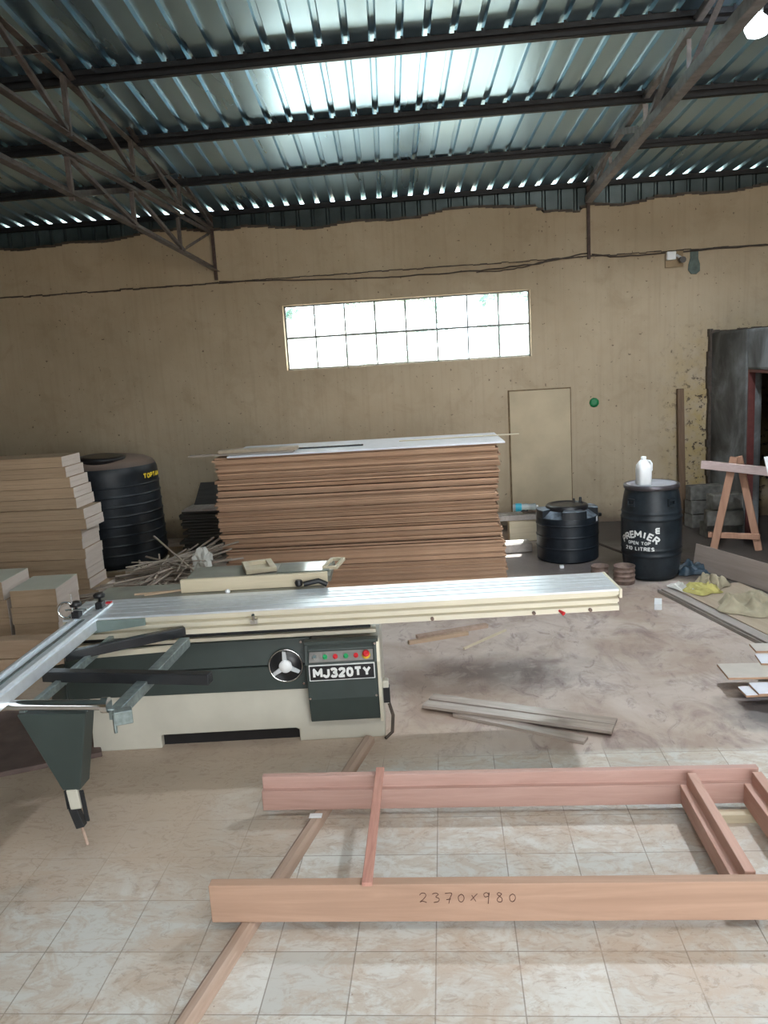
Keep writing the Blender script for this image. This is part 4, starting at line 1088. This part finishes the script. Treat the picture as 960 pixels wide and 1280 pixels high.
# ------------------------------------------------------------------ right side
# sheets on the floor
def quadsheet(name, z0, t_, off, mat, label):
    ox, oy, l = off
    root = MB()
    root.box(0, .60, -2.1+l, 0, 0, t_); o = root.build(name, mat, None, .002)
    o.location = (1.80+ox, 7.10+oy, z0); o.rotation_euler.z = math.radians(14.5); tag(o, label, 'sheet', None); return o
quadsheet('floor_sheet', 0, .030, (0,.02,0), M['grey_ply'], 'grey bottom sheet of the low pile at the right, under the rags')
quadsheet('floor_sheet', .031, .018, (.02,-.03,0), M['grey_ply'], 'middle grey sheet of the low pile at the right')
quadsheet('floor_sheet', .050, .008, (.13,-.10,0), M['kraft'], 'brown top sheet of the low pile at the right')
def cloth(name, cx, cy, z0, sx, sy, hh, mat, label, seed, rz=0, cat='rag'):
    r = random.Random(seed); n = 34; vs = []; fs = []
    ph = [(r.uniform(-6,6), r.uniform(-6,6), r.uniform(0,6)) for _ in range(5)]
    for j in range(n+1):
        for i in range(n+1):
            u = i/n*2-1; v = j/n*2-1
            rr = math.hypot(u, v); edge = max(0, 1-rr**3)
            w = sum(abs(math.sin(a*u+b*v+c+.8*math.sin(b*u-a*v))) for a, b, c in ph)/5; w = min(1, w*1.0)
            k = 1 + .12*math.sin(5*math.atan2(v,u)+seed)
            s_ = 1 if rr < 1e-6 else min(1, 1/rr)**.8
            vs.append((u*s_*sx*k, v*s_*sy*k, .004 + hh*max(0,edge)**.7*(.15+1.5*max(0,.85-w))))
    for j in range(n):
        for i in range(n): a = j*(n+1)+i; fs.append((a,a+1,a+n+2,a+n+1))
    mb = MB(); mb.add(vs, fs, True); o = mb.build(name, mat, None, 0, 1, False)
    m = o.modifiers.new('thick', 'SOLIDIFY'); m.thickness = .004
    m = o.modifiers.new('sub', 'SUBSURF'); m.levels = 1; m.render_levels = 1
    o.location = (cx, cy, z0); o.rotation_euler.z = rz; tag(o, label, cat); return o
cloth('folded_sack', 2.36, 6.42, .062, .27, .24, .14, M['cloth_b'], 'large beige crumpled sack on the brown sheet at the right', 11, .3, 'sack')
cloth('yellow_rag', 2.12, 6.93, .062, .15, .15, .09, M['cloth_y'], 'crumpled yellow rag on the low sheet pile', 5, .2)
cloth('beige_rag', 2.25, 7.08, .062, .17, .14, .12, M['cloth_b'], 'beige crumpled sack piece behind the yellow rag', 8, .9)
cloth('white_bag', 2.00, 6.99, .062, .08, .17, .05, M['cloth_w'], 'flat white bag at the left of the yellow rag', 3, .5, 'bag')
cloth('dark_rag', 2.27, 7.75, .002, .17, .14, .12, M['cloth_d'], 'dark blue crumpled rag on the floor right of the barrel', 6, 0)
# long board on edge
a = Vector((2.34,7.90,0)); b = Vector((2.95,6.40,0)); L = (b-a).length
mb = MB(); mb.box(0, L, -.01, .01, 0, .235); o = mb.build('edge_board', wood('taupe_board', (.27,.215,.185), (.37,.305,.27), 0, .5, .5), None, .002)
o.location = (a.x, a.y, .005); o.rotation_euler = (math.radians(-9), 0, math.atan2(b.y-a.y, b.x-a.x)); tag(o, 'long taupe board standing on edge before the sawhorse', 'board')
mb = MB(); mb.box(0,.15,.03,.16,0,.15)
for i, f in enumerate((.25,.8)):
    o = mb.build('board_prop_block', M['concrete'], None, .004); p = a.lerp(b, f); o.location = (p.x+.03, p.y+.012, 0); o.rotation_euler.z = math.atan2(b.y-a.y, b.x-a.x)+PI/2*0
    tag(o, ('left' if i == 0 else 'right') + ' grey block propping the taupe board from behind', 'block')
# cinder blocks
def cinder(x, y, z, rz, label, g=None, m='concrete'):
    root = empty('cinder_block', (x,y,z), rz, label, 'concrete block', g)
    mb = MB(); mb.box(-.19,.19,-.09,.09,0,.165); mb.build('block_body', M[m], root, .008)
    return root
for i in range(3): cinder(3.0, 9.78-.02*i, .167*i, .25-.1*i, ['bottom','middle','top'][i] + ' concrete block in the corner stack beside the post')
cinder(3.02, 9.25, 0, .15, 'bottom concrete block behind the sawhorse')
cinder(3.00, 9.05, .167, -.1, 'middle concrete block behind the sawhorse')
cinder(3.05, 9.12, .334, .1, 'top concrete block behind the sawhorse')
# sawhorse
sh = empty('sawhorse', (2.95, 8.55, 0), math.radians(-24), 'wooden A-frame sawhorse with a pale bar in front of the doorway', 'sawhorse')
mb = MB(); mb.bar((-.20,-.03,0), (-.02,-.03,.98), .075, .05, (0,1,0)); mb.build('leg', M['trestle'], sh, .003)
mb = MB(); mb.bar((.23,.03,0), (.02,.03,.98), .07, .05, (0,1,0)); mb.build('leg', M['trestle'], sh, .003)
mb = MB(); mb.bar((-.26,.0,.15), (.24,.0,.15), .03, .06); mb.build('stretcher', M['trestle'], sh, .003)
bar0 = (-.33,-.02,.90); bar1 = (1.0,-.30,.80)
mb = MB(); mb.bar(bar0, bar1, .05, .085); mb.build('top_bar', M['trestle_bar'], sh, .003)
mb = MB(); mb.bar((.80,-.36,0), (.93,-.30,.90), .05, .05, (0,1,0)); mb.build('leg', M['trestle'], sh, .003)
mb = MB(); mb.bar((1.10,-.26,0), (.97,-.28,.90), .05, .05, (0,1,0)); mb.build('leg', M['trestle'], sh, .003)
mb = MB(); mb.prism([(0,0),(.3,.02),(.32,.30),(-.06,.26)], -.01, .01, 'y'); o = mb.build('white_board', M['white']); o.location = (3.22, 7.75, .80); o.rotation_euler.z = -.4
o.location = (2.91, 7.55, .84)
tag(o, 'white panel piece hanging on the sawhorse bar at the right photo edge', 'panel')
# white laminated boards
def wboard(x, y, z, L, w, rz, lab, m='mdf_top'):
    root = empty('laminated_board', (x,y,z), rz, lab, 'board')
    mb = MB(); mb.box(0,L,0,w,0,.012); mb.build('core', M['mdf'], root)
    mb = MB(); mb.box(0,L,0,w,.0121,.015); mb.build('white_face', M['mdf_top'] if m == 'mdf_top' else m, root)
beige = plain('pale_laminate', (.52,.48,.43), .35, 0, .06)
wboard(1.70, 4.68, .072, 1.0, .13, .05, 'lowest white laminated board of the pile at the right edge')
wboard(1.765, 4.66, .089, 1.0, .16, .02, 'white laminated board with brown edge above the lowest one')
wboard(1.66, 4.87, .106, 1.0, .23, -.02, 'pale beige laminated board in the pile at the right edge', beige)
wboard(1.92, 5.05, .123, 1.0, .16, -.12, 'bright white laminated board in the pile at the right edge')
wboard(1.95, 5.22, .140, 1.0, .14, -.05, 'rearmost pale laminated board of the pile at the right edge', beige)
mb = MB(); mb.box(-.35,.35,-.3,.3,0,.07); o = mb.build('dark_crate', M['dark_board'], None, .005); o.location = (2.38, 5.0, 0); tag(o, 'low dark crate beneath the white laminated boards', 'crate')

# ------------------------------------------------------------------ lamp
lp = Vector((2.13, 5.95, 4.16))
root = empty('ceiling_lamp', lp, 0, 'bright white lamp under the roof at the top right', 'lamp')
mb = MB(); mb.lathe([(.02,-.085),(.06,-.07),(.078,-.03),(.07,.02),(.035,.055)], 24); lb = mb.build('lamp_bulb', M['lampglow'], root)
mb = MB(); mb.lathe([(.034,.055),(.036,.11),(.02,.12)], 18); mb.tube([(0,0,.12),(0,.0,.21)], .005, 6); mb.build('lamp_holder', M['white'], root)

# ------------------------------------------------------------------ trees outside
def tree(x, y, h, r, seed, label):
    rr = random.Random(seed); root = empty('tree', (x,y,-.02), 0, label, 'tree', None)
    mb = MB(); mb.tube([(0,0,0),(.1,0,h*.4),(0,.1,h*.7)], [.16,.12,.06], 8); mb.build('trunk', M['bark'], root)
    mb = MB()
    for i in range(3200):
        d = Vector((rr.gauss(0,1), rr.gauss(0,1), rr.gauss(0,1))).normalized() * (rr.random()**.4)
        c = Vector((d.x*r, d.y*r, h*.62 + d.z*h*.42)); s_ = rr.uniform(.06,.13)
        a = Vector((rr.gauss(0,1),rr.gauss(0,1),rr.gauss(0,1))).normalized(); b = a.cross(Vector((0,0,1))).normalized()
        mb.add([c-a*s_, c+b*s_*.5, c+a*s_, c-b*s_*.5], [(0,1,2,3)])
    o = mb.build('foliage', M['leaf'], root, 0, 1, False); o['kind'] = 'stuff'
for i, (x, y, h, r) in enumerate(((-3.4,18,3.3,.9),(-.9,16.0,4.0,1.1),(1.6,17.5,3.9,1.0),(-5.4,21,3.2,1.2))):
    tree(x, y, h, r, i+2, ['green tree outside behind the left end of the window', 'green tree outside behind the middle left panes', 'green tree outside behind the right panes', 'farther green tree outside beyond the left panes'][i])

# ------------------------------------------------------------------ light, camera
w = bpy.data.worlds.new('sky'); sc.world = w; w.use_nodes = True
w.node_tree.nodes['Background'].inputs[0].default_value = (.86,.94,1,1); w.node_tree.nodes['Background'].inputs[1].default_value = 14.0
def light(name, kind, loc, energy, color=(1,1,1), rot=None, **kw):
    d = bpy.data.lights.new(name, kind); d.energy = energy; d.color = color
    for k, v_ in kw.items(): setattr(d, k, v_)
    o = bpy.data.objects.new(name, d); COL.objects.link(o); o.location = loc
    if rot: o.rotation_euler = rot
    return o
sd = Vector((-.10,-.54,-.84)); s = light('sun', 'SUN', (0,20,10), 120, (1,.97,.92), angle=math.radians(.6)); s.rotation_euler = sd.to_track_quat('-Z','Y').to_euler()
light('lamp_light', 'SPOT', lp + Vector((0,0,-.11)), 850, (.88,.94,1), None, shadow_soft_size=.09, spot_size=math.radians(168), spot_blend=.35)
# added overhead fill, then daylight entering through the front doorway
light('overhead_fill', 'AREA', (1.3,.6,4.62), 330, (1,.97,.93), (0,0,0), shape='RECTANGLE', size=5.0, size_y=1.4)  # roof has no opening here; added to brighten the near floor from above
light('doorway_daylight', 'AREA', (2.9,-3.45,1.85), 230, (1,.96,.91), (math.radians(68),0,math.radians(14)), shape='RECTANGLE', size=5, size_y=3.2)

cam = bpy.data.cameras.new('camera'); co = bpy.data.objects.new('camera', cam); COL.objects.link(co); sc.camera = co
f_, p_, y_, r_, h_ = 1020., .1826, .0815, -.0597, 2.152
fwd = Vector((-math.sin(y_)*math.cos(p_), math.cos(y_)*math.cos(p_), -math.sin(p_))); right = Vector((math.cos(y_), math.sin(y_), 0)); up = right.cross(fwd)
R2 = right*math.cos(r_) + up*math.sin(r_); U2 = -right*math.sin(r_) + up*math.cos(r_)
m3 = Matrix((R2, U2, -fwd)).transposed(); co.matrix_world = Matrix.Translation((0,0,h_)) @ m3.to_4x4()
cam.sensor_fit = 'VERTICAL'; cam.sensor_height = 32; cam.lens = f_*32/1280; cam.clip_start = .05; cam.clip_end = 200

vs_ = sc.view_settings; sc.display_settings.display_device = 'sRGB'
vs_.view_transform = 'Standard'; vs_.look = 'None'; vs_.gamma = 1; vs_.use_curve_mapping = False; vs_.exposure = -.9
sc.cycles.use_denoising = True
sc.cycles.max_bounces = 8; sc.cycles.diffuse_bounces = 5; sc.cycles.transparent_max_bounces = 12
sc.cycles.sample_clamp_indirect = 12
